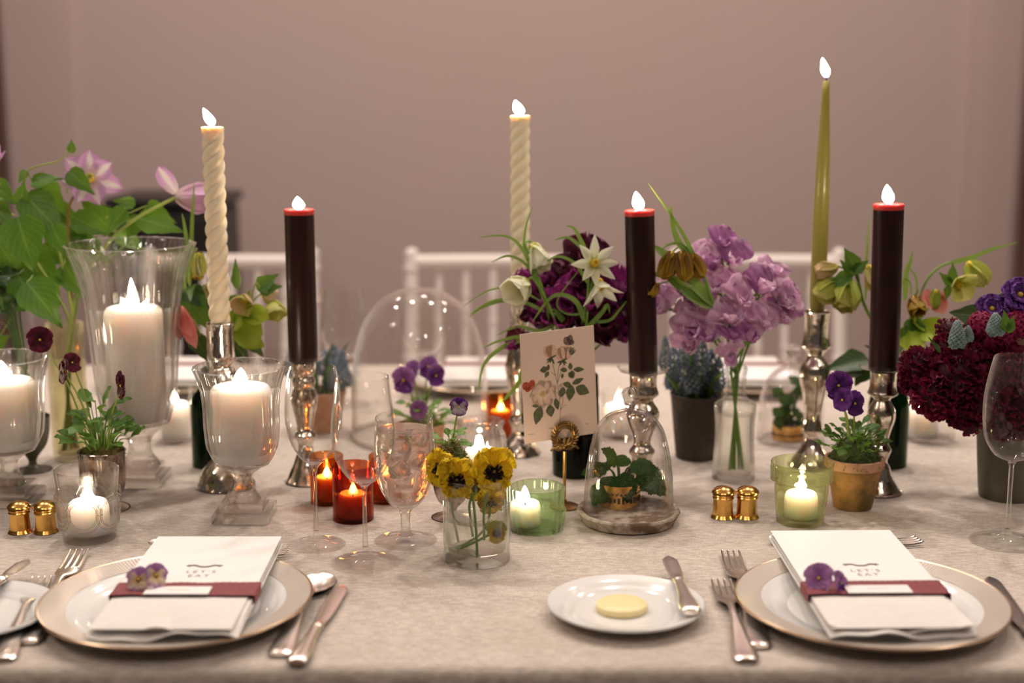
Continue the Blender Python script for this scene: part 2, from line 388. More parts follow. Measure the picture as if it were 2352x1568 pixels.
M_['brownwood'] = plain('dark_brown_wood', (.14, .075, .045), .5, var=(3, (.10, .05, .03), .3, .7))
M_['floor'] = plain('floor_boards', (.22, .15, .10), .45, var=(6, (.15, .09, .06), .3, .7))
M_['ceiling'] = plain('ceiling_paint', (.78, .72, .68), .9)
M_['black'] = plain('black_lacquer', (.012, .010, .010), .4)
M_['chair'] = plain('white_chair_paint', (.74, .66, .62), .4)
M_['terracotta'] = plain('mossy_terracotta', (.50, .25, .08), .8, var=(30, (.16, .105, .025), .36, .60), bump=(120, .4))
M_['potrim'] = plain('bare_terracotta', (.55, .30, .18), .8, var=(60, (.42, .22, .12), .4, .7), bump=(160, .3))
M_['darkpot'] = plain('dark_weathered_pot', (.055, .035, .024), .75, var=(24, (.12, .10, .07), .5, .75), bump=(90, .5))
M_['zinc'] = plain('weathered_zinc', (.10, .095, .065), .45, .6, var=(20, (.17, .15, .11), .4, .7), bump=(70, .25))
M_['saucer'] = plain('whitewashed_clay', (.54, .46, .38), .9, var=(50, (.17, .11, .07), .42, .60), bump=(100, .6, .002))
M_['soil'] = plain('soil', (.03, .02, .012), .95, bump=(200, 1))
M_['moss'] = plain('moss_tufts', (.10, .14, .02), .8, var=(90, (.26, .16, .04), .4, .65))
M_['darkmoss'] = plain('dark_moss_tufts', (.035, .065, .012), .8, var=(90, (.08, .10, .02), .4, .65))
M_['stem'] = plain('green_stem', (.17, .32, .045), .5)
M_['palestem'] = plain('yellow_green_stem', (.34, .42, .09), .5)
M_['darkstem'] = plain('dark_green_stem', (.06, .13, .03), .5)
M_['twig'] = plain('amber_brown_stem', (.33, .17, .05), .5)
M_['clem_leaf'] = leafmat('clematis_leaf', (.030, .115, .010), (.13, .31, .025), trans=.25)
M_['viola_leaf'] = leafmat('viola_leaf', (.03, .13, .02), (.17, .36, .06))
M_['darkleaf'] = leafmat('dark_leaf', (.008, .035, .010), (.03, .09, .02), trans=.12)
M_['mint'] = leafmat('mint_leaf', (.04, .19, .025), (.17, .44, .07), rough=.5, crinkle=1)
M_['blade'] = leafmat('grassy_blade', (.10, .22, .03), (.26, .42, .08))
M_['hel_leaf'] = leafmat('hellebore_leaf', (.02, .08, .012), (.08, .22, .02))
M_['lav'] = petal('lavender_petal', (.86, .72, .80), (.80, .47, .69), (.90, .64, .81), vein=((.52, .22, .48), 30, .25), rnd=.2)
M_['lavd'] = petal('deep_lavender_petal', (.55, .22, .48), (.52, .20, .48), (.66, .34, .62), rnd=.15)
M_['magenta'] = petal('magenta_purple_petal', (.12, .008, .07), (.22, .016, .14), (.36, .04, .24), rnd=.25, vein=((.05, .004, .03), 30, .4))
M_['maroon'] = petal('maroon_petal', (.02, .003, .008), (.05, .005, .018), (.10, .008, .035), rnd=.3, trans=.2)
M_['burg'] = petal('burgundy_pansy_petal', (.02, .002, .005), (.075, .004, .015), (.13, .008, .03), rnd=.2, trans=.2)
M_['violet'] = petal('violet_petal', (.09, .02, .16), (.16, .035, .26), (.24, .06, .34), vein=((.05, .01, .10), 36, .5))
M_['violetd'] = petal('dark_violet_petal', (.03, .008, .06), (.07, .012, .12), (.11, .02, .18), trans=.2)
M_['violetp'] = petal('pale_purple_petal', (.34, .14, .40), (.32, .13, .38), (.42, .20, .46))
M_['whisk'] = petal('white_throated_violet_petal', (.90, .84, .84), (.86, .76, .82), (.13, .025, .19), vein=((.03, .01, .05), 34, .9), nz=.15)
M_['yellow'] = petal('yellow_pansy_petal', (.86, .58, .012), (.92, .66, .015), (.93, .70, .04), vein=((.40, .20, .01), 30, .35), rnd=.12)
M_['yelblotch'] = petal('dark_blotched_yellow_petal', (.03, .006, .003), (.88, .60, .012), (.92, .68, .03), blotch=((.018, .004, .003), .56), rnd=.1)
M_['fritwhite'] = petal('creamy_white_petal', (.62, .68, .26), (.80, .80, .58), (.84, .82, .66), rnd=.06, trans=.4)
M_['hel'] = petal('yellow_green_hellebore_petal', (.36, .46, .05), (.52, .56, .10), (.60, .54, .16), blotch=((.26, .12, .03), .16), vein=((.34, .40, .05), 26, .5))
M_['helpale'] = petal('pale_lime_petal', (.46, .52, .07), (.58, .58, .14), (.64, .62, .22))
M_['helgreen'] = petal('lime_green_bract', (.22, .36, .02), (.36, .46, .04), (.42, .50, .06))
M_['helpeach'] = petal('peachy_hellebore_petal', (.50, .50, .12), (.66, .52, .22), (.72, .50, .32))
M_['fritbrown'] = petal('ochre_brown_fritillaria_petal', (.30, .17, .03), (.36, .20, .025), (.56, .38, .03), vein=((.16, .07, .02), 30, .6), blotch=((.20, .09, .02), .3))
M_['pink'] = petal('coral_pink_petal', (.70, .30, .26), (.76, .24, .22), (.80, .36, .30))
M_['clem'] = petal('clematis_petal', (.80, .70, .66), (.66, .40, .62), (.60, .30, .58), stripe=((.82, .74, .72), .24), rnd=.08)
M_['clemout'] = petal('clematis_petal_outside', (.74, .60, .58), (.70, .46, .62), (.64, .34, .60), stripe=((.36, .14, .42), .12), rnd=.08)
M_['crimson'] = petal('crimson_floret_petal', (.12, .004, .025), (.28, .009, .065), (.44, .02, .11), rnd=.3, trans=.25)
M_['garnet'] = petal('garnet_floret_petal', (.06, .003, .012), (.14, .005, .028), (.24, .010, .05), rnd=.3, trans=.2)
M_['lisi'] = petal('blue_violet_petal', (.10, .03, .20), (.16, .05, .30), (.26, .10, .42))
M_['muscari'] = plain('grey_blue_muscari', (.30, .37, .45), .5, var=(60, (.13, .18, .28), .4, .6))
M_['muscari2'] = plain('green_blue_muscari', (.25, .32, .33), .5, var=(80, (.12, .19, .15), .4, .6))
M_['stamen'] = plain('yellow_stamens', (.75, .50, .03), .6)
# ------------------------------------------------------------------ the room
struct('floor', MB().box((0, 1.5, -.02), (9, 9, .04)).build('floor', M_['floor'], smooth=False))
struct('wall_back', MB().box((0, 4.75, 1.6), (9, .2, 3.24)).build('wall_back', M_['wall'], smooth=False))
struct('ceiling', MB().box((0, 1.5, 3.27), (9, 9, .06)).build('ceiling', M_['ceiling'], smooth=False))
for nm, x in (('wall_left', -1.74), ('wall_right', 1.755)):
    struct(nm, MB().box((x, 4.25, 1.6), (.2, .8, 3.24)).build(nm, M_['brownwood'], smooth=False))
struct('trim_1', MB().box((-1.52, 4.64, 1.6), (.20, .03, 3.24)).build('trim', M_['wall'], smooth=False))
struct('trim_2', MB().box((1.55, 4.64, 1.6), (.16, .03, 3.24)).build('trim', M_['wall'], smooth=False))
struct('baseboard_back', MB().box((0, 4.63, .08), (3.1, .03, .16)).build('baseboard', M_['wall'], smooth=False))
# dark cabinet far behind
b = P3(372, 455, 3.95)
ca = thing('side_cabinet', 'black cabinet standing out of focus by the wall behind the clematis', 'cabinet', (b.x, 3.95, 0))
part(ca, 'carcass', MB().bbox((0, .15, .5), (.31, .3, .84), .012).build('carcass', M_['black']))
part(ca, 'top_board', MB().bbox((0, .16, b.z-.015), (.33, .33, .03), .008).build('top_board', M_['black']))
for s in (-1, 1):
    d = part(ca, 'door', MB().bbox((s*.077, -.008, .5), (.148, .014, .8), .004).build('door', M_['black']))
    part(d, 'knob', MB().sphere((s*.02, -.022, .55), .011).build('knob', M_['oldbrass']))
for sx in (-.13, .13):
    for sy in (.03, .27): part(ca, 'foot', MB().box((sx, sy, .04), (.04, .04, .08)).build('foot', M_['black']))
# table and cloth
YF, YB = 1.217, 2.62; TC = TZ-.0006
tb = thing('dining_table', 'long dining table hidden under the natural linen cloth', 'table', (0, 0, 0))
part(tb, 'table_top', MB().box((0, (YF+YB)/2, TZ-.019), (4.5, YB-YF-.012, .03)).build('table_top', M_['floor'], smooth=False))
for x in (-2.1, 2.1):
    for y in (YF+.08, YB-.08): part(tb, 'leg', MB().box((x, y, (TZ-.034)/2), (.06, .06, TZ-.034)).build('leg', M_['floor'], smooth=False))
def clothfn():
    pr = [(YF, .18)]
    pr += [(YF, .18+.53*i/8) for i in range(1, 9)]
    r = .012
    for i in range(7): a = PI/2*i/6; pr.append((YF+r-r*math.cos(a), TC-r+r*math.sin(a)))
    pr += [(YF+r+(YB-YF-2*r)*i/60, TC) for i in range(1, 61)]
    for i in range(1, 7): a = PI/2*i/6; pr.append((YB-r+r*math.sin(a), TC-r+r*math.cos(a)))
    pr += [(YB, TC-r-.5*i/6) for i in range(1, 7)]
    nx = 110; vs = []; fs = []
    for i, (y, z) in enumerate(pr):
        for j in range(nx+1):
            x = -2.27+4.54*j/nx; k = max(0, min(1, (TC-.02-z)/.4)); sgn = -1 if y < 1.9 else 1
            dy = sgn*k*(.018*math.sin(x*13+1.3*math.sin(x*4))+.02)
            vs.append((x, y+dy, z))
    n = nx+1
    for i in range(len(pr)-1):
        for j in range(nx): fs.append((i*n+j, i*n+j+1, (i+1)*n+j+1, (i+1)*n+j))
    m = MB(); m.add(vs, fs); return m
solo('tablecloth', clothfn().build('tablecloth', M_['linen'], sharp=180), 'natural oatmeal linen tablecloth covering the long table and falling over its front edge', 'tablecloth')
# chairs
def chair(px, label):
    y0 = 3.09; q = P3(px, 590, y0+.10); c = thing('chiavari_chair', label, 'chair', (q.x, y0, 0), 'white chairs behind the table')
    W = .183; top = P3(px, 584, y0+.1).z; mt = M_['chair']
    def bk(z): return .09*max(0, (z-.45)/.45)**1.2
    for s in (-1, 1):
        pts = [(s*(W-.01), .03, 0), (s*W, 0, .45), (s*W, bk(.7), .7), (s*W, bk(top), top)]
        m = MB().tube(cat(pts, 6), .0155, 10)
        for z in (.5, .66, top-.10, top-.03): m.lathe([(.0155, -.008), (.0195, -.003), (.0195, .003), (.0155, .008)], 10, None, T((s*W, bk(z), z)))
        m.sphere((s*W, bk(top), top), .017); part(c, 'back_post', m.build('back_post', mt))
        m = MB().tube([(s*W, -.38, .44), (s*W, -.385, .2), (s*W, -.39, 0)], [.016, .017, .011], 10)
        for z in (.15, .3): m.lathe([(.016, -.008), (.021, 0), (.016, .008)], 10, None, T((s*W, -.385, z)))
        part(c, 'front_leg', m.build('front_leg', mt))
        part(c, 'side_stretcher', MB().tube([(s*W, -.385, .2), (s*W, .02, .2)], .009, 8).build('side_stretcher', mt))
    for z, r in ((top-.016, .0165), (top-.262, .013), (.52, .011)):
        part(c, 'back_rail', MB().tube(cat([(-W, bk(z), z), (0, bk(z)+.012, z), (W, bk(z), z)], 5), r, 10).build('back_rail', mt))
    for i in range(5):
        x = -W+2*W*(i+1)/6; z0, z1 = top-.26, top-.03
        m = MB().tube([(x, bk(z0)+.010, z0), (x, bk(z1)+.010, z1)], .0085, 8)
        for k in (.25, .5, .75): zz = z0+(z1-z0)*k; m.lathe([(.0085, -.006), (.0115, 0), (.0085, .006)], 8, None, T((x, bk(zz)+.01, zz)))
        part(c, 'spindle', m.build('spindle', mt))
    part(c, 'seat', MB().bbox((0, -.19, .445), (.40, .41, .03), .01).build('seat', mt))
    part(c, 'cushion', MB().bbox((0, -.19, .482), (.37, .38, .044), .018).build('cushion', M_['napkin']))
    for yy in (-.385, .02): part(c, 'stretcher', MB().tube([(-W, yy, .26), (W, yy, .26)], .009, 8).build('stretcher', mt))
chair(533, 'white chiavari chair behind the left dark candle and the twisted candle')
chair(1133, 'white chiavari chair behind the glass cloche and the cream twisted candle')
chair(1738, 'white chiavari chair behind the green taper and the lavender sweet peas')

# ------------------------------------------------------------------ candles
FL = [(0, 0), (.38, .06), (.78, .2), (1, .36), (.88, .55), (.55, .78), (.2, .94), (0, 1)]
def add_flame(c, top, hw, h, tilt=-.2, yaw=0, wick=.006):
    part(c, 'wick', MB().tube(cat([(0, 0, top-.002), (0, 0, top+wick), (math.sin(tilt)*.006, 0, top+wick+.004)], 3), [.0011, .0011, .0008], 6).build('wick', M_['wick']))
    m = MB().lathe([(r*hw, z*h) for r, z in catp(FL, 3)], 16)
    # the flame bends as it rises
    m.v = [(x+math.tan(tilt)*z*(.55+.45*z/h), y, z) for x, y, z in m.v]
    part(c, 'flame', m.build('flame', M_['flame'], sharp=180), WM[c.name] @ T((0, 0, top+wick*.55)))
def candle(name, base, r, h, mat, label, group=None, fl=(.006, .022, -.2), form='pillar', lean=0, r2=None, wob=0):
    M = T(base) @ Matrix.Rotation(lean, 4, 'Y'); c = thing(name, label, 'candle', group=group, M=M); m = MB()
    if form == 'pillar':
        m.lathe([(0, 0), (r*.96, 0), (r, .003), (r, h*.5), (r, h-.010), (r*.97, h-.005), (r*.90, h-.0012), (r*.82, h), (r*.74, h-.001), (r*.62, h-.004), (r*.3, h-.006), (0, h-.0055)], 40,
                (lambda a, q, z: 1+(.012*math.sin(3*a+z*60)+.008*math.sin(5*a)) if wob else 1)); top = h-.0055
    elif form == 'dark':
        m.lathe([(0, 0), (r, 0), (r, h*.3), (r, h*.6), (r, h-.0068)], 36); top = h-.004
        mm = MB().lathe([(r, h-.0070), (r*1.005, h-.005), (r*1.015, h-.002), (r*.99, h), (r*.9, h-.001), (r*.7, h-.0045), (0, h-.005)], 36); part(c, 'glow_tinted_rim', mm.build('glow_tinted_rim', M_['waxredglow'], sharp=180), label='melted rim with the red flame glow put into its colour'); top = h-.005
    elif form == 'taper':
        m.lathe([(0, 0), (r*.8, 0), (r*.9, .02), (r, h*.12), (r*.97, h*.4), (r*.8, h*.7), (r2*1.15, h*.95), (r2, h-.001), (r2*.8, h), (0, h-.001)], 28); top = h
    elif form == 'twist':
        n = 3; pr = [(0, 0)]+[(r, h*i/150) for i in range(151)]+[(r*.8, h+.0005), (r*.5, h-.002), (0, h-.003)]
        pit = .054
        def md(a, q, z):
            ph = n*(a-2*PI*z/pit)/2; k = abs(math.cos(ph)); e = min(1, max(0, (h-z-.004)/.012), max(.0, z/.01)); s = max(.0, (z/h)); return 1-e*.24*(1-k**.8)-(0.10*(1-min(1, z/.03)))
        m.lathe(pr, 54, md); top = h-.003
    part(c, 'body', m.build('body', M_[mat], sharp=60)); add_flame(c, top, *fl); return c

# ------------------------------------------------------------------ mercury glass holders
def holder(base, pts, label, cup=None, ribs=0, bumps=0, disc=None):
    pr = catp(prof(base, pts), 3); topr, topz = pr[-1]
    o = thing('candlestick', label, 'candlestick', base, 'silvered mercury glass candlesticks')
    cr = topr-.0022
    pr = [(0, .001), (pr[0][0]*.97, 0)]+[(r, max(z, .0012)) for r, z in pr]+[(topr-.001, topz+.0008), (cr, topz), (cr, topz-.016), (0, topz-.017)]
    def md(a, r, z):
        q = 1
        if ribs and z < pr[-4][1]*.93: q += ribs*math.cos(8*a)*min(1, z/.01)
        if bumps: q += bumps*math.sin(9*a)*math.sin(z*330)
        return q
    part(o, 'body', MB().lathe(pr, 48, md).build('body', M_['mercury'], sharp=50))
    if disc:
        rd = disc*S(base+Vector((0, 0, topz))); part(o, 'drip_plate', MB().lathe(shell([(cr*.9, topz+.0012), (rd*.6, topz+.0018), (rd*.92, topz+.004), (rd, topz+.0085)], .0016, topz+.0026), 40).build('drip_plate', M_['clear']), label='clear glass drip plate')
    return topz
bL = G(519, 1115)
tz = holder(bL, [(66, 1124), (67, 1114), (61, 1098), (50, 1075), (28, 1052), (22, 1035), (30, 1015), (24, 1000), (22, 960), (36, 915), (42, 880), (30, 850), (24, 838), (31, 822), (31, 800), (31, 760), (32, 742)], 'silver mercury glass candlestick behind the footed goblet holding the tall left twisted candle', bumps=.03)
candle('twisted_candle', bL+Vector((0, 0, tz-.0165)), .0141, pz(bL, 292)-tz+.0165, 'waxivory', 'ivory twisted taper candle standing tall left of the dark candle', 'twisted taper candles', (.0066, .0235, -.42), 'twist')
bD = G(704, 1105)
tz = holder(bD, [(48, 1116), (49, 1108), (44, 1095), (30, 1065), (20, 1040), (17, 1020), (26, 1000), (18, 985), (24, 950), (31, 915), (24, 890), (27, 875), (22, 862), (27, 850), (28, 832)], 'silver mercury glass candlestick with cone foot seen through the small wine glass', bumps=.03, disc=50)
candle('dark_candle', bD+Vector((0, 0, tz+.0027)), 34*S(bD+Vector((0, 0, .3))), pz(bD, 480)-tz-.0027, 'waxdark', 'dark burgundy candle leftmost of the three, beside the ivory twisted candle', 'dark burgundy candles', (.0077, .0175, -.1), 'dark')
bC = G(1194, 1040)
tz = holder(bC, [(47, 1052), (48, 1046), (44, 1034), (34, 1015), (22, 1000), (18, 985), (26, 965), (18, 950), (22, 910), (30, 870), (34, 840), (24, 800), (19, 785), (24, 770), (22, 755), (22, 720), (23, 692)], 'silver mercury glass candlestick half hidden behind the rose card', bumps=.04)
candle('twisted_candle', bC+Vector((0, 0, tz-.0165)), .0137, pz(bC, 266)-tz+.0165, 'waxcream', 'cream twisted taper candle rising behind the rose card', 'twisted taper candles', (.0072, .0205, -.32), 'twist')
bM = G(1473, 1112)
tz = holder(bM, [(54, 1122), (54, 1114), (44, 1096), (30, 1072), (22, 1052), (30, 1036), (20, 1020), (22, 1000), (34, 970), (38, 945), (26, 925), (24, 915), (36, 905), (34, 895), (31, 885), (31, 866), (33, 858)], 'silver mercury glass candlestick behind the small cloche with clear drip plate', disc=60)
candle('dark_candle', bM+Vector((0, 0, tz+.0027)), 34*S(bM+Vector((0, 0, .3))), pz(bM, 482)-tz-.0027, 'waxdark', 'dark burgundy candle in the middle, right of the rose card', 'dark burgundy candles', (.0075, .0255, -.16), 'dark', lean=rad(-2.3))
bG = G(1863, 1068)
tz = holder(bG, [(52, 1080), (52, 1072), (44, 1052), (28, 1030), (19, 1012), (17, 1000), (26, 988), (22, 974), (19, 950), (26, 905), (35, 865), (32, 840), (18, 820), (19, 810), (33, 796), (31, 785), (29, 770), (30, 730), (31, 716)], 'silver mercury glass baluster candlestick under the green taper', ribs=.02)
candle('taper_candle', bG+Vector((0, 0, tz-.0165)), .0108, pz(bG, 186)-tz+.0165, 'waxgreen', 'tall olive green taper candle, the tallest on the table', None, (.0058, .0265, -.24), 'taper', r2=.0042)
bR = G(2016, 1128)
tz = holder(bR, [(54, 1142), (54, 1134), (46, 1118), (33, 1096), (24, 1070), (18, 1058), (24, 1040), (26, 1030), (18, 1015), (22, 992), (31, 962), (30, 940), (20, 920), (20, 914), (34, 904), (32, 896), (30, 885), (30, 865), (32, 852)], 'silver mercury glass candlestick with low domed foot beside the terracotta pot', disc=58)
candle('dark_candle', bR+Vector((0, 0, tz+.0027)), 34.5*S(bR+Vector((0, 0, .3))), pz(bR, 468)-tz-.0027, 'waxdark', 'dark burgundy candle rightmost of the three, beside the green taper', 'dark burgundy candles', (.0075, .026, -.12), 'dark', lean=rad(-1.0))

# ------------------------------------------------------------------ glass hurricanes with pillar candles
def plinth(o, s1, s2, h1, h2, a=0):
    m = MB().bbox((0, 0, h1/2), (s1, s1, h1), .0015); m.bbox((0, 0, h1+h2/2+.0002), (s2, s2, h2), .0012)
    m.v = [tuple(RZ(a) @ Vector(v)) for v in m.v]; part(o, 'plinth', m.build('plinth', M_['heavy'], sharp=30))
def hurricane(name, base, pts, label, zb, s1, s2, crad, ch, clabel, flame_, group=None, mat='ribbed', yaw=0):
    o = thing(name, label, 'candle holder', base, group); plinth(o, s1, s2, .012, .011, yaw)
    pr = catp(prof(base, pts), 3); pr[0] = (pr[0][0], .0236)
    lo = [p for p in pr if p[1] <= zb-.004]; up = [p for p in pr if p[1] > zb-.004]
    md = lambda a, r, z: 1+.03*abs(math.cos(11*a))*(1 if z > zb+.01 else 0)
    part(o, 'stem', MB().lathe([(0, lo[0][1])]+lo+[(0, lo[-1][1]+.0002)], 32).build('stem', M_['heavy'], sharp=60))
    up[0] = (up[0][0], lo[-1][1]+.0008)
    part(o, 'bowl', MB().lathe(shell(up, .0034, zb), 176, flutes(up, .0034, md)).build('bowl', M_[mat], sharp=60))
    return candle('pillar_candle', base+Vector((0, 0, zb+.0006)), crad, ch, 'waxwhite', clabel, 'white pillar candles in glass hurricanes', flame_, 'pillar')
bV = G(325, 1106); zb = pz(bV, 962)
hurricane('hurricane_vase', bV, [(46, 1066), (44, 1060), (32, 1046), (25, 1025), (30, 1003), (50, 985), (72, 958), (87, 900), (95, 820), (103, 730), (114, 655), (128, 605), (146, 561)], 'tall flared glass hurricane vase on a square foot in front of the clematis', zb, .066, .052, 66*S(bV+Vector((0, 0, .15))), pz(bV, 705)-zb, 'tall white pillar candle inside the flared hurricane vase', (.008, .024, -.05))
GOB = [(38, 1146), (37, 1140), (26, 1124), (20, 1103), (23, 1086), (46, 1070), (67, 1053), (79, 1025), (84, 980), (85, 930), (90, 890), (98, 862), (106, 842)]
bQ = G(563, 1186); zq = pz(bQ, 1054)
hurricane('hurricane_goblet', bQ, GOB, 'footed glass goblet with white candle beside the small empty wine glass', zq, .068, .052, 70*S(bQ+Vector((0, 0, .1))), pz(bQ, 886)-zq, 'wide white pillar candle in the goblet beside the empty wine glasses', (.0085, .024, .05), 'footed glass goblets with white candles')
bE = G(26, 1150); sc_ = G(26, 1150).y/bQ.y
hurricane('hurricane_goblet', bE, [(h*1.0, 1150-(1186-p)*.955) for h, p in GOB], 'footed glass goblet with white candle at the left edge behind the brass shakers', pz(bE, 1150-(1186-1054)*.955), .068, .052, 70*S(bE+Vector((0, 0, .1))), pz(bE, 872)-pz(bE, 1150-(1186-1054)*.955), 'wide white pillar candle in the goblet at the left edge', (.0085, .026, -.05), 'footed glass goblets with white candles')

# ------------------------------------------------------------------ votives
def votive(base, pts, label, mat, clabel, chw, cbot, ctop, t=.003, zb=None, mod=None, fl=(.0052, .019, -.05), wax='waxwhite', name='votive_cup', group=None, dx=0, tilt=None, seg=56, cgroup=None):
    pr = catp(prof(base, pts), 3); pr = [(r, max(0, z)) for r, z in pr]; zb = pz(base, cbot) if zb is None else zb; zb = max(.003, zb)
    o = thing(name, label, 'candle holder', base, group)
    part(o, 'cup', MB().lathe(shell(pr, t, zb), seg, flutes(pr, t, mod) if mod else None).build('cup', M_[mat], sharp=50))
    return o, candle('votive_candle', base+Vector((dx, 0, zb+.0005)), chw*S(base+Vector((0, 0, .03))), pz(base, ctop)-zb, wax, clabel, cgroup, fl, 'pillar')
OCT = lambda n, k: (lambda a, r, z: (1-k)+k*math.cos(PI/n)/math.cos((a % (2*PI/n))-PI/n))
def scroll_relief(o, base, r, z0):                # raised circles of the pressed pattern
    for i in range(6):
        a0 = -PI/2+i*PI/3+.1; m = MB()
        for rr in (.021, .0165):
            pts = []
            for k in range(25):
                t = 2*PI*k/24; aa = a0+rr*math.cos(t)/r; zz = z0+rr*math.sin(t); rad_ = r+.0008+(zz-z0)*.10
                pts.append((rad_*math.cos(aa), rad_*math.sin(aa), zz))
            m.tube(pts, .0014, 8)
        part(o, 'relief_ring', m.build('relief_ring', M_['heavy']))
bX = G(207, 1234)
vo, _ = votive(bX, [(58, 1240), (60, 1228), (64, 1170), (68, 1120), (73, 1077)], 'clear pressed glass votive cup with raised rings behind the left plate', 'crystal', 'white votive candle glowing in the pressed glass cup', 46, 1222, 1150, .0035, fl=(.006, .022, 0))
scroll_relief(vo, bX, .0345, .036)
bY = G(405, 1010)
votive(bY, [(36, 1018), (40, 1008), (41, 960), (40, 915), (41, 893)], 'small clear votive glass glowing behind the tall hurricane vase', 'clear', 'white votive candle glowing beside the dark green bottle', 33, 1004, 925, cgroup='small white votive candles at the back')
bZ = G(1420, 1000)
votive(bZ, [(36, 1008), (38, 996), (40, 950), (42, 900)], 'small clear votive glass glowing behind the small cloche', 'clear', 'white votive candle glowing between the rose card and middle dark candle', 34, 996, 930, cgroup='small white votive candles at the back')
RIB = lambda n, k: (lambda a, r, z: 1+k*math.cos(n*a))
bW = G(2135, 1008)
votive(bW, [(52, 1016), (55, 1004), (55, 950), (54, 900)], 'clear ribbed votive glass glowing below the burgundy bouquet', 'ribbed', 'white votive candle glowing below the burgundy bouquet', 36, 1000, 935, mod=RIB(26, .02), dx=-.012, seg=104)
bJ = G(1102, 1085)
votive(bJ, [(50, 1094), (58, 1068), (61, 1030), (58, 998), (52, 984), (53, 978), (58, 968)], 'squat ribbed clear glass jar with a candle behind the little viola cup', 'ribbed', 'white votive candle glowing inside the squat ribbed jar', 36, 1082, 1030, mod=RIB(24, .018), seg=96)
bN = G(1233, 1212)
votive(bN, [(56, 1222), (62, 1205), (65, 1180), (66, 1168), (62, 1160), (62, 1140), (64, 1118)], 'low pale green ribbed votive bowl beside the yellow pansies', 'green', 'cream candle in the low green ribbed bowl', 36, 1205, 1152, .0032, mod=RIB(22, .022), dx=-.014, fl=(.0055, .022, -.03), seg=88)
bO = G(1838, 1196)
votive(bO, [(53, 1206), (55, 1196), (62, 1130), (63, 1112), (64, 1104), (72, 1100), (73, 1090), (74, 1062)], 'lime green faceted glass tumbler with candle beside the terracotta pot', 'lime', 'cream candle burning in the lime green tumbler', 38, 1186, 1130, .0035, mod=OCT(10, .6), fl=(.0055, .021, 0), seg=80)
AM = dict(wax='waxamber', group='amber glass votives', cgroup='votive candles in the amber glasses', t=.0022)
for (px, py, hw, top, mat, lab, cl) in ((752, 1152, 38, 1045, 'amber', 'amber votive glass behind the stem of the small wine glass', 'orange lit votive candle in the amber glass behind the small wine glass stem'),
        (812, 1190, 47, 1068, 'red', 'reddish amber votive glass in front, between the two wine glass stems', 'orange lit votive candle in the front reddish amber glass'),
        (886, 1148, 37, 1045, 'amber', 'amber votive glass behind the water goblet stem', 'orange lit votive candle in the amber glass behind the water goblet'),
        (1150, 1000, 32, 908, 'amber', 'amber votive glass far back beside the cloche and cream candlestick', 'orange lit votive candle in the far amber glass beside the cloche')):
    bb = G(px, py); votive(bb, [(hw*.95, py+9), (hw, py), (hw, py-40), (hw*1.02, top)], lab, mat, cl, hw*.76, py-4, py-58, fl=(.0042, .015, .03), **AM)

# ------------------------------------------------------------------ stemware
def stemware(px, py, pts, label, zb_py, name='wine_glass', cat_='wine glass', t=.0011, group='clear wine glasses'):
    base = G(px, py); pr = [(r, max(0, z)) for r, z in catp(prof(base, pts), 3)]
    zb = pz(base, zb_py); o = thing(name, label, cat_, base, group)
    fi = max(i for i, p in enumerate(pr) if p[1] < zb*.22); bi = min(i for i, p in enumerate(pr) if p[1] > zb-.006)
    part(o, 'foot', MB().lathe([(0, 0)]+pr[:fi+1]+[(0, pr[fi][1]+.0002)], 56).build('foot', M_['clear'], sharp=60))
    part(o, 'stem', MB().lathe([(0, pr[fi][1])]+pr[fi:bi+1]+[(0, pr[bi][1]+.0003)], 24).build('stem', M_['heavy'], sharp=60))
    part(o, 'bowl', MB().lathe(shell(pr[bi:], t, zb), 64).build('bowl', M_['clear'], sharp=60)); return o, base, pr, zb
stemware(727, 1250, [(66, 1256), (65, 1252), (32, 1243), (9, 1230), (5.5, 1205), (4.5, 1120), (8, 1073), (30, 1052), (52, 1018), (64, 970), (65, 930), (61, 885), (55, 844)], 'small empty wine glass beside the goblet candle, second glass row left', 1060)
stemware(840, 1291, [(79, 1298), (78, 1293), (36, 1283), (9, 1270), (6, 1240), (5, 1150), (9, 1116), (40, 1093), (66, 1050), (74, 1005), (72, 955), (66, 910), (61, 864)], 'larger empty wine glass standing in front of the red amber votive', 1104)
stemware(2312, 1243, [(82, 1250), (80, 1246), (34, 1236), (9, 1222), (6, 1200), (5.5, 1100), (9, 1062), (40, 1045), (64, 1005), (71, 955), (70, 905), (62, 855), (54, 820)], 'empty wine glass at the right edge in front of the burgundy bouquet', 1054)
for px, Y, top, lab in ((793, 2.28, 662, 'far wine glass behind the blue grape hyacinths left of the cloche'), (975, 2.34, 672, 'far wine glass seen through the big glass cloche'), (38, 2.2, 668, 'far wine glass at the left edge behind the burgundy viola')):
    v = P3(px, 700, Y); py = 784+F*math.tan(math.atan((CZ-TZ)/Y)-PITCH)
    k = (py-top)/(1291-864); stemware(px, py, [(h*.72, py-(1291-p)*k) for h, p in [(79, 1296), (78, 1293), (36, 1283), (9, 1270), (6, 1240), (5, 1180), (9, 1126), (40, 1103), (66, 1060), (74, 1005), (72, 955), (66, 910), (61, 864)]], lab, py-(1291-1112)*k)
o, gb, pr, zb = stemware(932, 1240, [(71, 1246), (70, 1242), (36, 1233), (13, 1222), (11, 1200), (14, 1172), (38, 1152), (61, 1112), (70, 1055), (70, 1010), (67, 985), (66, 957)], 'water goblet full of iced water beside the yellow pansies', 1158, 'water_goblet', 'water goblet', .0016, None)
lv = pz(gb, 985); ins = [(max(.001, r-.0021), z) for r, z in pr if zb+.0015 < z < lv]
part(o, 'water', MB().lathe([(0, zb+.0006)]+ins+[(ins[-1][0], lv), (ins[-1][0]*.9, lv-.0006), (0, lv-.0006)], 48).build('water', M_['icewater'], sharp=50), label='iced water')
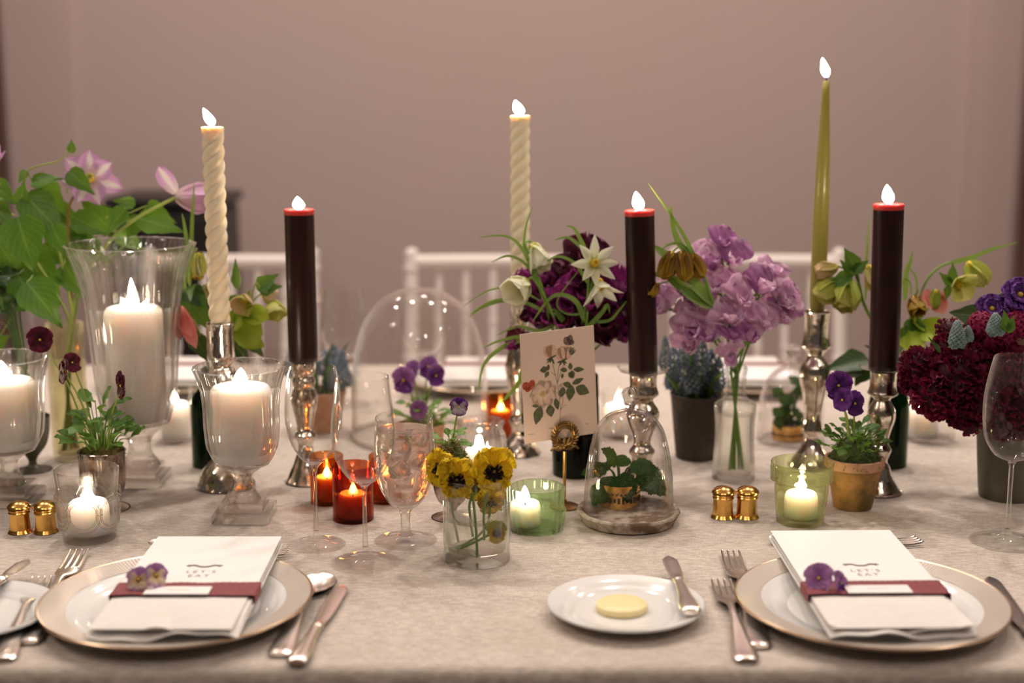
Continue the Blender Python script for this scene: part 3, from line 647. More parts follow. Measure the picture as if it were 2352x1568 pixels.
for i in range(7):
    a = i*2.1; q = MB().bbox((0, 0, 0), (.02, .017, .018), .003); rr = .012 if i else 0
    zz = zb+.028+i*.0085
    part(o, 'ice_cube', q.build('ice_cube', M_['ice']), WM[o.name] @ T((rr*math.cos(a), rr*math.sin(a), min(zz, lv-.008))) @ Matrix.Rotation(i*1.3, 4, (1, .6, .3)))

# ------------------------------------------------------------------ cloches
bB = G(965, 1000)
cl = thing('glass_cloche', 'large clear glass cloche dome behind the wine glasses', 'cloche', bB)
pr = [(r, max(0, z)) for r, z in catp(prof(bB, [(158, 1008), (157, 960), (157, 900), (154, 850), (146, 795), (130, 745), (105, 705), (70, 677), (34, 664)]), 3)]; zt = pz(bB, 661)
part(cl, 'dome', MB().lathe([(pr[0][0]-.002, 0)]+pr+[(0, zt), (0, zt-.002)]+[(max(.001, r-.002), z-.001) for r, z in reversed(pr) if z > .004]+[(pr[0][0]-.002, 0)], 72).build('dome', M_['dome'], sharp=60))
part(cl, 'rim_bead', MB().lathe([(pr[0][0]-.001+.0028*math.cos(a), .0029+.0028*math.sin(a)) for a in [2*PI*k/10 for k in range(11)]], 72).build('rim_bead', M_['heavy']))
def small_cloche(base, pts, knob, label, z0=0):
    c = thing('glass_cloche', label, 'cloche', base+Vector((0, 0, z0)), 'small knobbed cloches over mint')
    pr = [(r, max(0, z-z0)) for r, z in catp(prof(base, pts), 3)]
    top = pr[-1]
    part(c, 'dome', MB().lathe([(pr[0][0]-.0025, 0)]+pr+[(0, top[1]+.0008), (0, top[1]-.002)]+[(max(.0005, r-.0022), z-.002) for r, z in reversed(pr) if z > .004]+[(pr[0][0]-.0025, 0)], 64).build('dome', M_['cloche'], sharp=60))
    (kh, kp), = prof(base, [knob]); m = MB().lathe([(kh*.55, top[1]-.0005), (kh*.5, top[1]+.004), (kh*.62, top[1]+.007), (kh*.5, top[1]+.009)], 24); m.sphere((0, 0, kp-z0), kh, 20, 14)
    part(c, 'knob', m.build('knob', M_['heavy'], sharp=60)); return c
bS = G(1443, 1196)
(sr, sz), = prof(bS, [(119, 1172)])
sau = solo('clay_saucer', MB().lathe([(0, 0), (.052, 0), (.056, .001), (sr*.97, sz*.8), (sr, sz), (sr-.001, sz+.002), (sr-.006, sz+.002), (sr-.010, sz-.002), (sr-.014, .0085), (0, .008)], 64, lambda a, r, z: 1+.006*math.sin(5*a)+.004*math.sin(11*a+z*300)).build('clay_saucer', M_['saucer']), 'whitewashed clay saucer under the small front cloche', 'saucer', T(bS))
small_cloche(bS, [(103, 1186), (103, 1160), (102, 1120), (99, 1080), (92, 1035), (80, 990), (62, 962), (42, 948), (18, 940)], (22, 910), 'small knobbed glass cloche over mint standing on the clay saucer', .0086)
bT = G(1815, 1008)
small_cloche(bT, [(76, 1016), (76, 980), (75, 940), (70, 905), (58, 872), (38, 850), (16, 838)], (17, 806), 'small knobbed glass cloche over mint behind the tall silver candlestick')
def brass_cup(base, hw, top, label):
    (r, h), = prof(base, [(hw, top)]); o = thing('brass_cup', label, 'cup', base, 'pierced brass cups of mint')
    part(o, 'cup', MB().lathe([(0, 0), (r, 0), (r, h*.5), (r, h), (r-.001, h), (r-.001, h*.8), (0, h*.8)], 40).build('cup', M_['brass'], sharp=40))
    m = MB()
    for i in range(30):
        a = 2*PI*i/30; hh = h*(.24 if i % 3 else .16)
        m.box((r, 0, h*.40), (.0006, r*.13, hh), 0, RZ(a)); m.box((r, 0, h*.66), (.0006, r*.10, h*.08), 0, RZ(a+.1))
    part(o, 'piercing', m.build('piercing', M_['soil'], smooth=False), label='pierced pattern of dark slots'); return o, r, h

# ------------------------------------------------------------------ brass shakers
def shaker(px, py, label):
    b = G(px, py); o = thing('brass_shaker', label, 'shaker', b, 'brass salt and pepper shakers'); k = py-1222
    pr = prof(b, [(28, 1228+k), (28.5, 1222+k), (24, 1215+k), (23, 1190+k), (22.5, 1180+k)]); pr = [(r, max(0, z)) for r, z in pr]
    f = OCT(8, 1); m = MB().lathe([(0, 0)]+pr+[(0, pr[-1][1]+.0003)], 48, lambda a, r, z: f(a, r, z) if .004 < z else 1)
    part(o, 'body', m.build('body', M_['brass'], sharp=25))
    pr = prof(b, [(24, 1180+k), (25, 1177+k), (23, 1174+k), (25, 1171+k), (23, 1168+k), (27.5, 1166+k), (26, 1162+k), (19, 1156+k), (9, 1152+k)]); z = pz(b, 1151+k)
    c = part(o, 'cap', MB().lathe([(0, pr[0][1])]+pr+[(0, z)], 40).build('cap', M_['brass'], sharp=45))
    m = MB()
    for i in range(6):
        a = i*PI/3; rr = .0045 if i else 0; m.lathe([(.0008, 0), (0, .0003)], 8, None, T((rr*math.cos(a), rr*math.sin(a), z-.0004-rr*.16)))
    part(c, 'hole', m.build('hole', M_['soil']), label='small pierced holes')
shaker(47, 1220, 'brass shaker left of the pair beside the pressed glass votive')
shaker(106, 1220, 'brass shaker right of the pair beside the pressed glass votive')
shaker(1660, 1186, 'brass shaker left of the pair in front of the sweet pea bottle')
shaker(1715, 1186, 'brass shaker right of the pair in front of the sweet pea bottle')
# ------------------------------------------------------------------ place settings
def plate(c, Rr, label, rim=True, h=.018):
    o = thing('dinner_plate' if rim else 'bread_plate', label, 'plate', c)
    k = Rr/.1345; i0 = Rr*.80
    m = MB().lathe([(0, .003), (.066*k, .003), (.068*k, 0), (.071*k, 0), (.074*k, .004), (Rr*.82, h*.62), (Rr-.0015, h-.003), (Rr, h-.0015), (Rr-.0008, h)]+([] if rim else [(Rr*.9, h-.002)])+[(i0, h-.0045), (i0*.93, h-.008), (i0*.86, .0062), (i0*.8, .0055), (0, .0055)], 96)
    part(o, 'well', m.build('well', M_['porcelain'], sharp=60))
    if rim:
        part(o, 'rim_band', MB().lathe([(i0+.0005, h-.0040), (Rr*.9, h-.0016), (Rr-.002, h+.0004)], 128).build('rim_band', M_['rim']), label='taupe and gold patterned rim band')
        part(o, 'edge_line', MB().lathe([(Rr-.0022, h+.0002), (Rr-.0006, h+.0009), (Rr+.0004, h), (Rr+.0002, h-.0016)], 128).build('edge_line', M_['gold']), label='thin gold edge line')
    return o
def slab(w, l, h, f=None, n=20):                   # closed soft slab, front edge at -l/2
    nx, ny = n, n; vs = []; fs = []
    for top in (0, 1):
        for i in range(ny+1):
            for j in range(nx+1):
                x = -w/2+w*j/nx; y = -l/2+l*i/ny; e = min(1, min(i, ny-i, j, nx-j)/1.5); z = h*.5+(h*.5*(.35+.65*e) if top else -h*.5*(.35+.65*e))
                dz, dy = f(x, y) if f else (0, 0); vs.append((x, y+dy, z+dz))
    n1 = (nx+1)*(ny+1)
    for i in range(ny):
        for j in range(nx):
            a = i*(nx+1)+j; fs.append((n1+a, n1+a+1, n1+a+nx+2, n1+a+nx+1)); fs.append((a, a+nx+1, a+nx+2, a+1))
    per = [j for j in range(nx+1)]+[i*(nx+1)+nx for i in range(1, ny+1)]+[ny*(nx+1)+j for j in range(nx-1, -1, -1)]+[i*(nx+1) for i in range(ny-1, 0, -1)]
    for a, b_ in zip(per, per[1:]+per[:1]): fs.append((a, b_, n1+b_, n1+a))
    m = MB(); m.add(vs, fs); return m
def text(parent, body, size, M, mat):
    cu = bpy.data.curves.new('lettering', 'FONT'); cu.body = body; cu.size = size; cu.align_x = 'CENTER'; cu.align_y = 'CENTER'; cu.space_character = 1.35; cu.extrude = .00004
    cu.resolution_u = 3; ob = bpy.data.objects.new('lettering', cu); me = bpy.data.meshes.new_from_object(ob); bpy.data.objects.remove(ob); me.materials.clear(); me.materials.append(mat); return part(parent, 'lettering', me, M)
def squiggle(parent, name, w, M, mat, seed, n=9, h=.0012):
    r = random.Random(seed); pts = [(-w/2+w*i/(n*2), h*(1 if i % 2 else -1)*r.uniform(.3, 1), 0) for i in range(n*2+1)]
    return part(parent, name, MB().tube(cat(pts, 3), .00022, 4).build(name, mat), M)
def setting(c, which, nk_front, nk_back, x0, x1, rib_y, fl_x, card_x, yaw, wave):
    plate(c, .1345, 'white dinner plate with taupe gilt rim, '+which)
    w = x1-x0; l = nk_back-nk_front; cx = (x0+x1)/2; zt = TZ+.0200
    M = T((cx, (nk_front+nk_back)/2, zt)) @ RZ(yaw)
    n = thing('folded_napkin', 'white folded linen napkin lying across the plate, '+which, 'napkin', M=M)
    fw = lambda k: (lambda x, y: (((.0034*math.sin(x*52+k)+.0016*math.sin(x*131+k))*max(0, min(1, (-y-l/2+.05)/.05)), .0022*math.sin(x*40+k*2)*(1 if y < -l/2+.02 else 0))))
    part(n, 'lower_fold', slab(w, l-.004, .0032, fw(wave)).build('lower_fold', M_['napkin'], sharp=60))
    part(n, 'upper_fold', slab(w-.003, l-.010, .0030, fw(wave+2)).build('upper_fold', M_['napkin'], sharp=60), M @ T((0, .003, .0034)))
    part(n, 'top_flap', slab(w-.008, l*.50, .0016, fw(wave+1)).build('top_flap', M_['napkin'], sharp=60), M @ T((-.002, -l*.225, .0066)))
    z2 = .0086
    mw, ml = w-.004, l*.56; my = l/2-ml/2+.001
    mc = thing('menu_card', 'white menu card under the burgundy ribbon band, '+which, 'menu card', M=M @ T((0, my, z2)))
    part(mc, 'card', MB().bbox((0, 0, .0005), (mw, ml, .001), .0003).build('card', M_['paper'], sharp=30))
    Mt = WM[mc.name] @ T((.004, 0, .0011)); q = rib_y-(nk_front+nk_back)/2-my
    text(mc, "LET'S", .0105, Mt @ T((0, q+.051, 0)), M_['ink']); text(mc, 'EAT', .0105, Mt @ T((0, q+.039, 0)), M_['ink'])
    m = MB()
    for off in (0, .0045, .0022):
        r_ = .0003 if off != .0022 else .0005
        m.tube(cat([(-.020, .002+off, 0), (-.012, .0035+off, 0), (-.006, -.001+off, 0), (0, -.0022+off, 0), (.006, -.001+off, 0), (.012, .0035+off, 0), (.020, .002+off, 0)], 6), r_, 4)
    for s in (-1, 1):
        m.tube(cat([(s*(.020+.003*math.cos(a)*(1-a/16)), .0035+.004*math.sin(a)*(1-a/16), 0) for a in [k*.7 for k in range(14)]], 2), .0004, 4)
    for i in range(16): x = -.015+.002*i; y = -.0022+.0042*min(1, (abs(x)/.012)**2); m.tube([(x, y+.0005, 0), (x+.001, y+.004, 0)], .00022, 4)
    part(mc, 'scroll_emblem', m.build('scroll_emblem', M_['ink']), Mt @ T((0, q+.066, 0)) @ Matrix.Scale(.82, 4), label='printed scroll banner emblem')
    rw = .036; yy = rib_y-(nk_front+nk_back)/2
    rb = thing('ribbon_band', 'burgundy ribbon band wrapped round the napkin and menu card, '+which, 'ribbon', M=M @ T((0, yy, 0)))
    hw = w/2+.0012; zz = .0106
    def rbn(u, v):
        if u < .12: k = u/.12; x, z = -hw, zz*k*.98
        elif u > .88: k = (1-u)/.12; x, z = hw, zz*k*.98
        else: k = (u-.12)/.76; x = -hw+2*hw*k; z = zz*(1+.02*math.sin(k*17))
        return (x, (v-.5)*rw+.0006*math.sin(u*170)*(abs(v-.5) > .45)+.0006*math.sin(u*31), z+.0003*math.sin(v*9+u*6))
    part(rb, 'band', MB().grid(rbn, 70, 5).build('band', M_['ribbon'], sharp=180))
    pc = thing('name_card', 'small white name card tucked on the burgundy ribbon, '+which, 'name card', M=M @ T((card_x-cx, yy-rw*.22, zz+.0006)))
    part(pc, 'card', MB().bbox((0, 0, .0005), (.064, .021, .0009), .0002).build('card', M_['paper'], sharp=30))
    squiggle(pc, 'faint_script', .022, WM[pc.name] @ T((0, .001, .0011)), M_['softink'], 3)
    return Vector((fl_x, rib_y+.002, zt+zz+.0085)), n
def yof(py, z=TZ+.028): return (CZ-z)/math.tan(ang(py))
def xof(px, py, z=TZ+.028): return G(px, py, z).x
cL = G(407, 1368, TZ+.018); cL.z = TZ; cR = G(2000, 1370, TZ+.018); cR.z = TZ
flL, _n = setting(cL, 'the place on the left', yof(1450), yof(1235), xof(193, 1449), xof(546, 1446), yof(1357), xof(335, 1335), xof(410, 1362), 0, 0)
flR, _n = setting(cR, 'the place on the right', yof(1447), yof(1221), xof(1902, 1450), xof(2240, 1440), yof(1354), xof(1880, 1352), xof(2018, 1366), rad(1.2), 3)
cB = G(1437, 1380, TZ+.014); cB.z = TZ
plate(cB, 181*S(cB+Vector((0, 0, .014))), 'white bread plate with a round of butter', False, .014)
cB2 = G(-62, 1396, TZ+.014); cB2.z = TZ
plate(cB2, .0795, 'white bread plate cut off by the left edge of the picture', False, .014)
bu = G(1428, 1392, TZ+.009); rb_ = 58*S(bu)
solo('butter_round', MB().lathe([(0, 0), (rb_*.96, 0), (rb_, .003), (rb_*.98, .006), (rb_*.9, .0075), (rb_*.5, .0082), (0, .0085)], 60, lambda a, r, z: 1+.03*abs(math.sin(6*a))+.02*math.sin(2*a+1)).build('butter_round', M_['butter']), 'pale yellow round of butter on the bread plate', 'butter', T((bu.x, bu.y, TZ+.0058)))
# cutlery
def loft(m, secs, sides=12):
    vs = [Vector((hw*math.cos(2*PI*k/sides), y, z+ht*math.sin(2*PI*k/sides))) for y, hw, ht, z in secs for k in range(sides)]; n = len(secs)
    fs = [(i*sides+k, i*sides+(k+1) % sides, (i+1)*sides+(k+1) % sides, (i+1)*sides+k) for i in range(n-1) for k in range(sides)]
    m.add(vs, fs+[tuple(range(sides))[::-1], tuple(range((n-1)*sides, n*sides))]); return m
def secs(pts, n=4): return [(p[0].x, p[0].y, p[1].x, p[1].y) for p in zip(cat([(y, w_, 0) for y, w_, h_, z_ in pts], n), cat([(h_, z_, 0) for y, w_, h_, z_ in pts], n))]
def lay(tip, end, z):
    a = G(*end, TZ+.004); b_ = G(*tip, TZ+.004); a.z = b_.z = TZ+z; return frame(a, b_-a, (0, 0, 1), 1, 1, 1), (b_-a).length
def cmat(lb): return M_['silver']
HAND = lambda L, e: [(0, .0085, .0022, .0032), (.006, .0115, .0026, .0034), (.02*1, .0115, .0024, .0036), (L*.25, .008, .0022, .0055), (L*.42, .0044, .0022, .0085), (L*.52, .0036, .0022, .010), (e, .0040, .002, .0095)]
def fork(tip, end, z, label, group):
    M, L = lay(tip, end, z); o = thing('fork', label, 'fork', M=M, group=group); hd = L*.66
    part(o, 'handle', loft(MB(), secs(HAND(L, hd-.012)+[(hd, .0085, .0017, .0075), (hd+.012, .0118, .0016, .0055), (L*.775, .0118, .0014, .0046)])).build('handle', M_['silver']))
    for i in range(4):
        x = -.0096+.0064*i; y0 = L*.77
        part(o, 'tine', MB().tube(cat([(x, y0-.004, .0046), (x, y0+(L-y0)*.4, .0032), (x, L-.006, .0042), (x*.96, L, .006)], 4), [.0020, .0019, .0019, .0018, .0018, .0017, .0017, .0016, .0016, .0015, .0014, .0012, .0006], 6).build('tine', M_['silver']))
def knife(tip, end, z, label, group, small=0, blade='silver'):
    M, L = lay(tip, end, z); o = thing('butter_knife' if small else 'knife', label, 'knife', M=M, group=group); hd = L*(.56 if small else .45)
    part(o, 'handle', loft(MB(), secs([(0, .0075, .003, .0040), (.004, .0102, .0042, .0044), (.02, .0100, .0042, .0046), (hd*.5, .0068, .004, .0046), (hd*.85, .0055, .0038, .0048), (hd-.006, .0065, .0042, .005), (hd, .0058, .0036, .005)])).build('handle', M_['silver']))
    w_ = .0085 if not small else .0082
    part(o, 'blade', loft(MB(), secs([(hd-.002, .0050, .0018, .0048), (hd+.012, .0070, .0012, .0042), (hd+(L-hd)*.35, w_, .0010, .004), (hd+(L-hd)*.8, w_*1.02, .0008, .004), (L-.010, w_*.86, .0007, .004), (L-.003, w_*.5, .0006, .004), (L, .001, .0005, .004)], 3)).build('blade', M_['silver']))
def spoon(tip, end, z, label, group):
    M, L = lay(tip, end, z); o = thing('spoon', label, 'spoon', M=M, group=group); bl = L*.27
    part(o, 'handle', loft(MB(), secs(HAND(L, L-bl-.006)+[(L-bl+.008, .0045, .0014, .0062)])).build('handle', M_['silver']))
    sh = [(0, .10), (.15, .30), (.4, .42), (.6, .45), (.85, .34), (.95, .2), (1, .02)]
    Mb = M @ T((0, L-bl, .0062)) @ Matrix.Diagonal((bl*.78, bl, bl*.6, 1)); m = MB()
    m.leaf(sh, None, cup=0, droop=0, nl=14, nw=10)
    n = len(m.v); m.v = [(x, y, -.20*(1-(min(1, abs(x)/(interp(sh, y)+1e-6))**2))*math.sin(PI*min(1, max(0, y)))) for x, y, z in m.v]
    lowv = [(x*1.02, y, z-.025) for x, y, z in m.v]; m.add(lowv, [tuple(reversed(f)) for f in m.f])
    m.v = [tuple(Matrix.Diagonal((bl*.78, bl, bl*.6, 1)) @ Vector(v)) for v in m.v]
    part(o, 'bowl', m.build('bowl', M_['silver'], sharp=60), M @ T((0, L-bl, .0072)))
fork((96, 1326), (6, 1512), 0, 'silver salad fork, outer of the two left of the left plate', 'forks')
fork((182, 1264), (66, 1472), 0, 'silver dinner fork tucked under the rim of the left plate', 'forks')
spoon((742, 1322), (640, 1500), 0, 'silver spoon lying beside the right rim of the left plate', 'spoons')
knife((786, 1344), (680, 1522), 0, 'silver knife, outermost right of the left plate', 'knives')
fork((1656, 1332), (1716, 1514), 0, 'silver salad fork, outer of the two left of the right plate', 'forks')
fork((1678, 1266), (1744, 1482), 0, 'silver dinner fork next to the rim of the right plate', 'forks')
knife((2272, 1324), (2440, 1560), 0, 'silver knife leaning along the right rim of the right plate', 'knives')
knife((66, 1312), (-70, 1420), .0135, 'silver butter knife on the bread plate at the left edge', 'butter knives', 1)
knife((1534, 1304), (1588, 1436), .0135, 'silver butter knife across the bread plate with butter', 'butter knives', 1)
fork((662, 1268), (392, 1262), 0, 'silver dessert fork mostly hidden behind the left menu card', 'forks')
spoon((340, 1250), (600, 1248), 0, 'silver dessert spoon mostly hidden behind the left menu card', 'spoons')
fork((2112, 1240), (1850, 1262), 0, 'silver dessert fork mostly hidden behind the right menu card', 'forks')
spoon((1766, 1240), (2040, 1234), 0, 'silver dessert spoon mostly hidden behind the right menu card', 'spoons')
# far place settings
for px, lab in ((410, 'far place behind the small votive'), (1105, 'far place behind the cream candlestick'), (1720, 'far place behind the sweet pea bottle')):
    Y = 2.43; c = P3(px, 870, Y); c.z = TZ
    plate(c, .1345, 'white dinner plate, '+lab, True)
    n = solo('folded_napkin', slab(.13, .23, .012, None, 8).build('folded_napkin', M_['napkin']), 'white folded napkin, '+lab, 'napkin', T((c.x, Y, TZ+.0195)))
    solo('menu_card', MB().bbox((0, 0, .0006), (.125, .13, .0012), .0003).build('menu_card', M_['paper']), 'white menu card, '+lab, 'menu card', T((c.x, Y-.045, TZ+.0322)))
    solo('ribbon_band', MB().bbox((0, 0, .0006), (.134, .022, .0012), .0003).build('ribbon_band', M_['ribbon']), 'burgundy ribbon band, '+lab, 'ribbon', T((c.x, Y+.02, TZ+.0340)))

# ------------------------------------------------------------------ rose card in its brass holder
hb = G(1296, 1163); yaw = rad(21)
hd = thing('card_holder', 'brass card holder with a laurel wreath clip, holding the rose card', 'card holder', hb)
br = 34*S(hb); ztop = pz(hb, 1036)
part(hd, 'base', MB().lathe([(0, 0), (br, 0), (br, .0015), (br*.8, .003), (br*.2, .005), (.003, .009), (0, .009)], 40).build('base', M_['oldbrass']))
part(hd, 'stem', MB().tube([(0, 0, .006), (0, 0, ztop)], .0021, 12).build('stem', M_['brass']))
zw = pz(hb, 1000); m = MB(); rw_ = 24*S(hb); dirx = Vector((math.cos(yaw), math.sin(yaw), 0)); frt = Vector((math.sin(yaw), -math.cos(yaw), 0))
for k in range(26):
    for s in (-1, 1):
        a = 2*PI*k/26; p = dirx*(rw_*math.cos(a))+Vector((0, 0, zw+rw_*math.sin(a))); tdir = (dirx*-math.sin(a)+Vector((0, 0, math.cos(a))))*(1 if math.cos(a) > 0 else -1)
        out = dirx*math.cos(a)+Vector((0, 0, math.sin(a)))
        m.leaf([(0, .1), (.4, .32), (.8, .2), (1, .02)], frame(p+frt*.0012, tdir+out*s*.75, frt, .0085, .0075), cup=-.5, nl=4, nw=2, droop=0)
m.tube([dirx*(rw_*math.cos(a))+Vector((0, 0, zw+rw_*math.sin(a))) for a in [2*PI*k/32 for k in range(33)]], .0019, 8)
part(hd, 'laurel_wreath', m.build('laurel_wreath', M_['oldbrass']))
m = MB()
for s in (-1, 1): m.tube(cat([(0, 0, 0), dirx*s*.008+Vector((0, 0, -.002)), dirx*s*.014+Vector((0, 0, .0005)), dirx*s*.019+Vector((0, 0, -.003))], 5), [.0022, .0012], 8)
m.sphere((0, 0, .001), .0042, 10, 6); part(hd, 'bow', m.build('bow', M_['oldbrass']), WM[hd.name] @ T((0, 0, zw-rw_-.002)))
m = MB()
for k in (-1, 0, 1): m.leaf([(0, .1), (.5, .3), (1, .1)], frame(Vector((0, 0, zw-rw_+.001))+dirx*k*.004+frt*.001, (k*.3, 0, 1), frt, .011, .009), cup=-.4, nl=4, nw=2, droop=0)
part(hd, 'clip_leaf', m.build('clip_leaf', M_['oldbrass']))
cwid = 173*S(hb+Vector((0, 0, .13)))/math.cos(yaw)*.985; chei = cwid*1.40
cc = P3(1287, 884, hb.y); cc.y -= 0
# card frame: x along dirx, y up (tilted in its plane), z toward the viewer, standing just behind the wreath
roll = rad(2.9); cx_ = dirx*math.cos(roll)+Vector((0, 0, math.sin(roll))); cyv = Vector((0, 0, math.cos(roll)))-dirx*math.sin(roll); czv = cx_.cross(cyv)
cc -= czv*.0035
CM = Matrix(((cx_.x, cyv.x, czv.x, cc.x), (cx_.y, cyv.y, czv.y, cc.y), (cx_.z, cyv.z, czv.z, cc.z), (0, 0, 0, 1)))
rc = thing('rose_card', 'cream pink card printed with a rose sprig and butterflies, standing in the brass holder', 'card', M=CM)
part(rc, 'card', MB().box((0, 0, 0), (cwid, chei, .0009)).build('card', M_['rosecard'], smooth=False))
def U(x, y):
    u = (x-80-.05*(y-205))/878; v = (y-205+.133*(x-80))/1290; return Vector(((u-.5)*cwid, (.5-v)*chei, 0))
def inkm(n, c, c2=None): return plain('print_'+n, c, .6, var=(260, c2 or lerp(c, (.8, .6, .5), .25), .35, .7))
I_ = {k: inkm(k, *v) for k, v in {'leaf': ((.075, .085, .035), (.15, .15, .07)), 'stem': ((.16, .12, .06),), 'rose': ((.82, .60, .44), (.86, .68, .55)), 'rose2': ((.78, .48, .34), (.82, .58, .44)), 'bud': ((.76, .40, .26), (.84, .58, .44)), 'heart': ((.74, .46, .18),), 'red': ((.40, .045, .02), (.55, .12, .04)), 'grey': ((.10, .09, .10), (.35, .16, .09))}.items()}
KS = cwid/878
def flat(name, items, mat, z):
    m = MB()
    for (x, y, a, L, W, shp) in items:
        p = U(x, y); d = Vector((math.cos(a), math.sin(a), 0)); m.leaf(shp, frame(p+Vector((0, 0, z)), d, (0, 0, 1), L*KS, W*KS, .0001), cup=0, droop=0, nl=8, nw=2)
    return part(rc, name, m.build(name, mat, sharp=180), CM)
OV = [(0, .02), (.2, .24), (.45, .32), (.75, .2), (1, .005)]; RD = [(0, .12), (.3, .42), (.6, .5), (.85, .36), (1, .02)]; TH = [(0, .05), (.5, .09), (1, .01)]
d_ = rad
z0 = .00052
m = MB()
for pts in (((555, 1260), (562, 1080), (545, 920), (525, 790)), ((525, 790), (500, 680), (458, 505)), ((525, 790), (530, 650), (552, 530)), ((530, 760), (560, 650), (602, 540)), ((565, 1080), (590, 1000), (592, 925)), ((565, 1085), (600, 1045), (640, 1025)), ((500, 680), (470, 660), (448, 642)), ((545, 920), (520, 880), (470, 860))):
    m.tube([U(*p)+Vector((0, 0, z0)) for p in cat([(x, y, 0) for x, y in pts], 5) for p in [(p.x, p.y)]], .00035, 4)
part(rc, 'printed_stem', m.build('printed_stem', I_['stem']), CM)
flat('printed_rose', [(360, 900, d_(a), 178, 190, RD) for a in range(0, 360, 40)]+[(540, 870, d_(20), 95, 150, RD), (520, 830, d_(60), 80, 120, RD)], I_['rose'], z0+.00005)
flat('printed_rose_petal', [(360+70*math.cos(d_(a)), 900-60*math.sin(d_(a)), d_(a+60), 88, 60, RD) for a in range(0, 360, 45)], I_['rose2'], z0+.0001)
flat('printed_rose_petal', [(360+36*math.cos(d_(a)), 900-30*math.sin(d_(a)), d_(a+70), 62, 44, RD) for a in range(0, 360, 51)], I_['rose'], z0+.00014)
flat('printed_rose_heart', [(352, 895, d_(a), 44, 30, RD) for a in range(0, 360, 60)], I_['heart'], z0+.00018)
flat('printed_bud', [(448, 470, d_(a), 150, 105, RD) for a in (82, 100, 118)]+[(600, 500, d_(a), 165, 120, RD) for a in (58, 78, 100, 122)], I_['bud'], z0+.00005)
flat('printed_bud_fold', [(470, 468, d_(80), 120, 50, RD), (600, 490, d_(96), 140, 46, RD), (640, 485, d_(75), 125, 40, RD)], I_['rose2'], z0+.0001)
flat('printed_leaf', [(315+90, 600, d_(188), 92, 120, OV), (405, 625, d_(75), 78, 70, OV), (418, 632, d_(235), 80, 80, OV), (640, 620, d_(165), 88, 90, OV), (680, 612, d_(92), 82, 88, OV), (712, 610, d_(-6), 135, 95, OV), (660, 640, d_(-62), 90, 90, OV), (690, 620, d_(-75), 92, 92, OV), (585, 655, d_(-100), 60, 60, OV),
    (600, 815, d_(-110), 128, 130, OV), (690, 790, d_(-100), 185, 180, OV), (745, 820, d_(-28), 180, 200, OV), (700, 780, d_(18), 150, 105, OV), (690, 800, d_(160), 110, 110, OV), (325, 1040, d_(-108), 215, 190, OV), (430, 1030, d_(-82), 140, 175, OV), (500, 950, d_(-78), 140, 110, OV), (310, 1040, d_(172), 90, 60, OV)], I_['leaf'], z0+.0002)
flat('printed_sepal', [(452, 470, d_(a), 70+20*(i % 2), 130, TH) for i, a in enumerate((200, 225, 250, 290, 20))]+[(580, 505, d_(a), 72, 130, TH) for a in (195, 235, 300, 325, 15)]+[(690, 440, d_(a), 85, 60, TH) for a in (40, 55, 65)], I_['leaf'], z0+.00022)
flat('printed_side_bud', [(672, 440, d_(62), 95, 75, OV), (665, 420, d_(75), 80, 60, OV)], I_['stem'], z0+.00016)
flat('printed_red_butterfly', [(195, 850, d_(128), 110, 95, RD), (200, 850, d_(68), 118, 80, RD), (200, 860, d_(150), 60, 60, RD)], I_['red'], z0+.00024)
flat('printed_dark_butterfly', [(665, 322, d_(118), 108, 90, RD), (672, 322, d_(88), 118, 70, RD), (672, 318, d_(50), 62, 60, RD)], I_['grey'], z0+.00024)
for x, y, w_ in ((215, 1374, 75), (445, 1306, 55), (885, 1256, 26)): squiggle(rc, 'printed_caption', w_*KS, CM @ T(U(x, y)+Vector((0, 0, z0))) @ RZ(0), I_['stem'], x, 6, .0004)
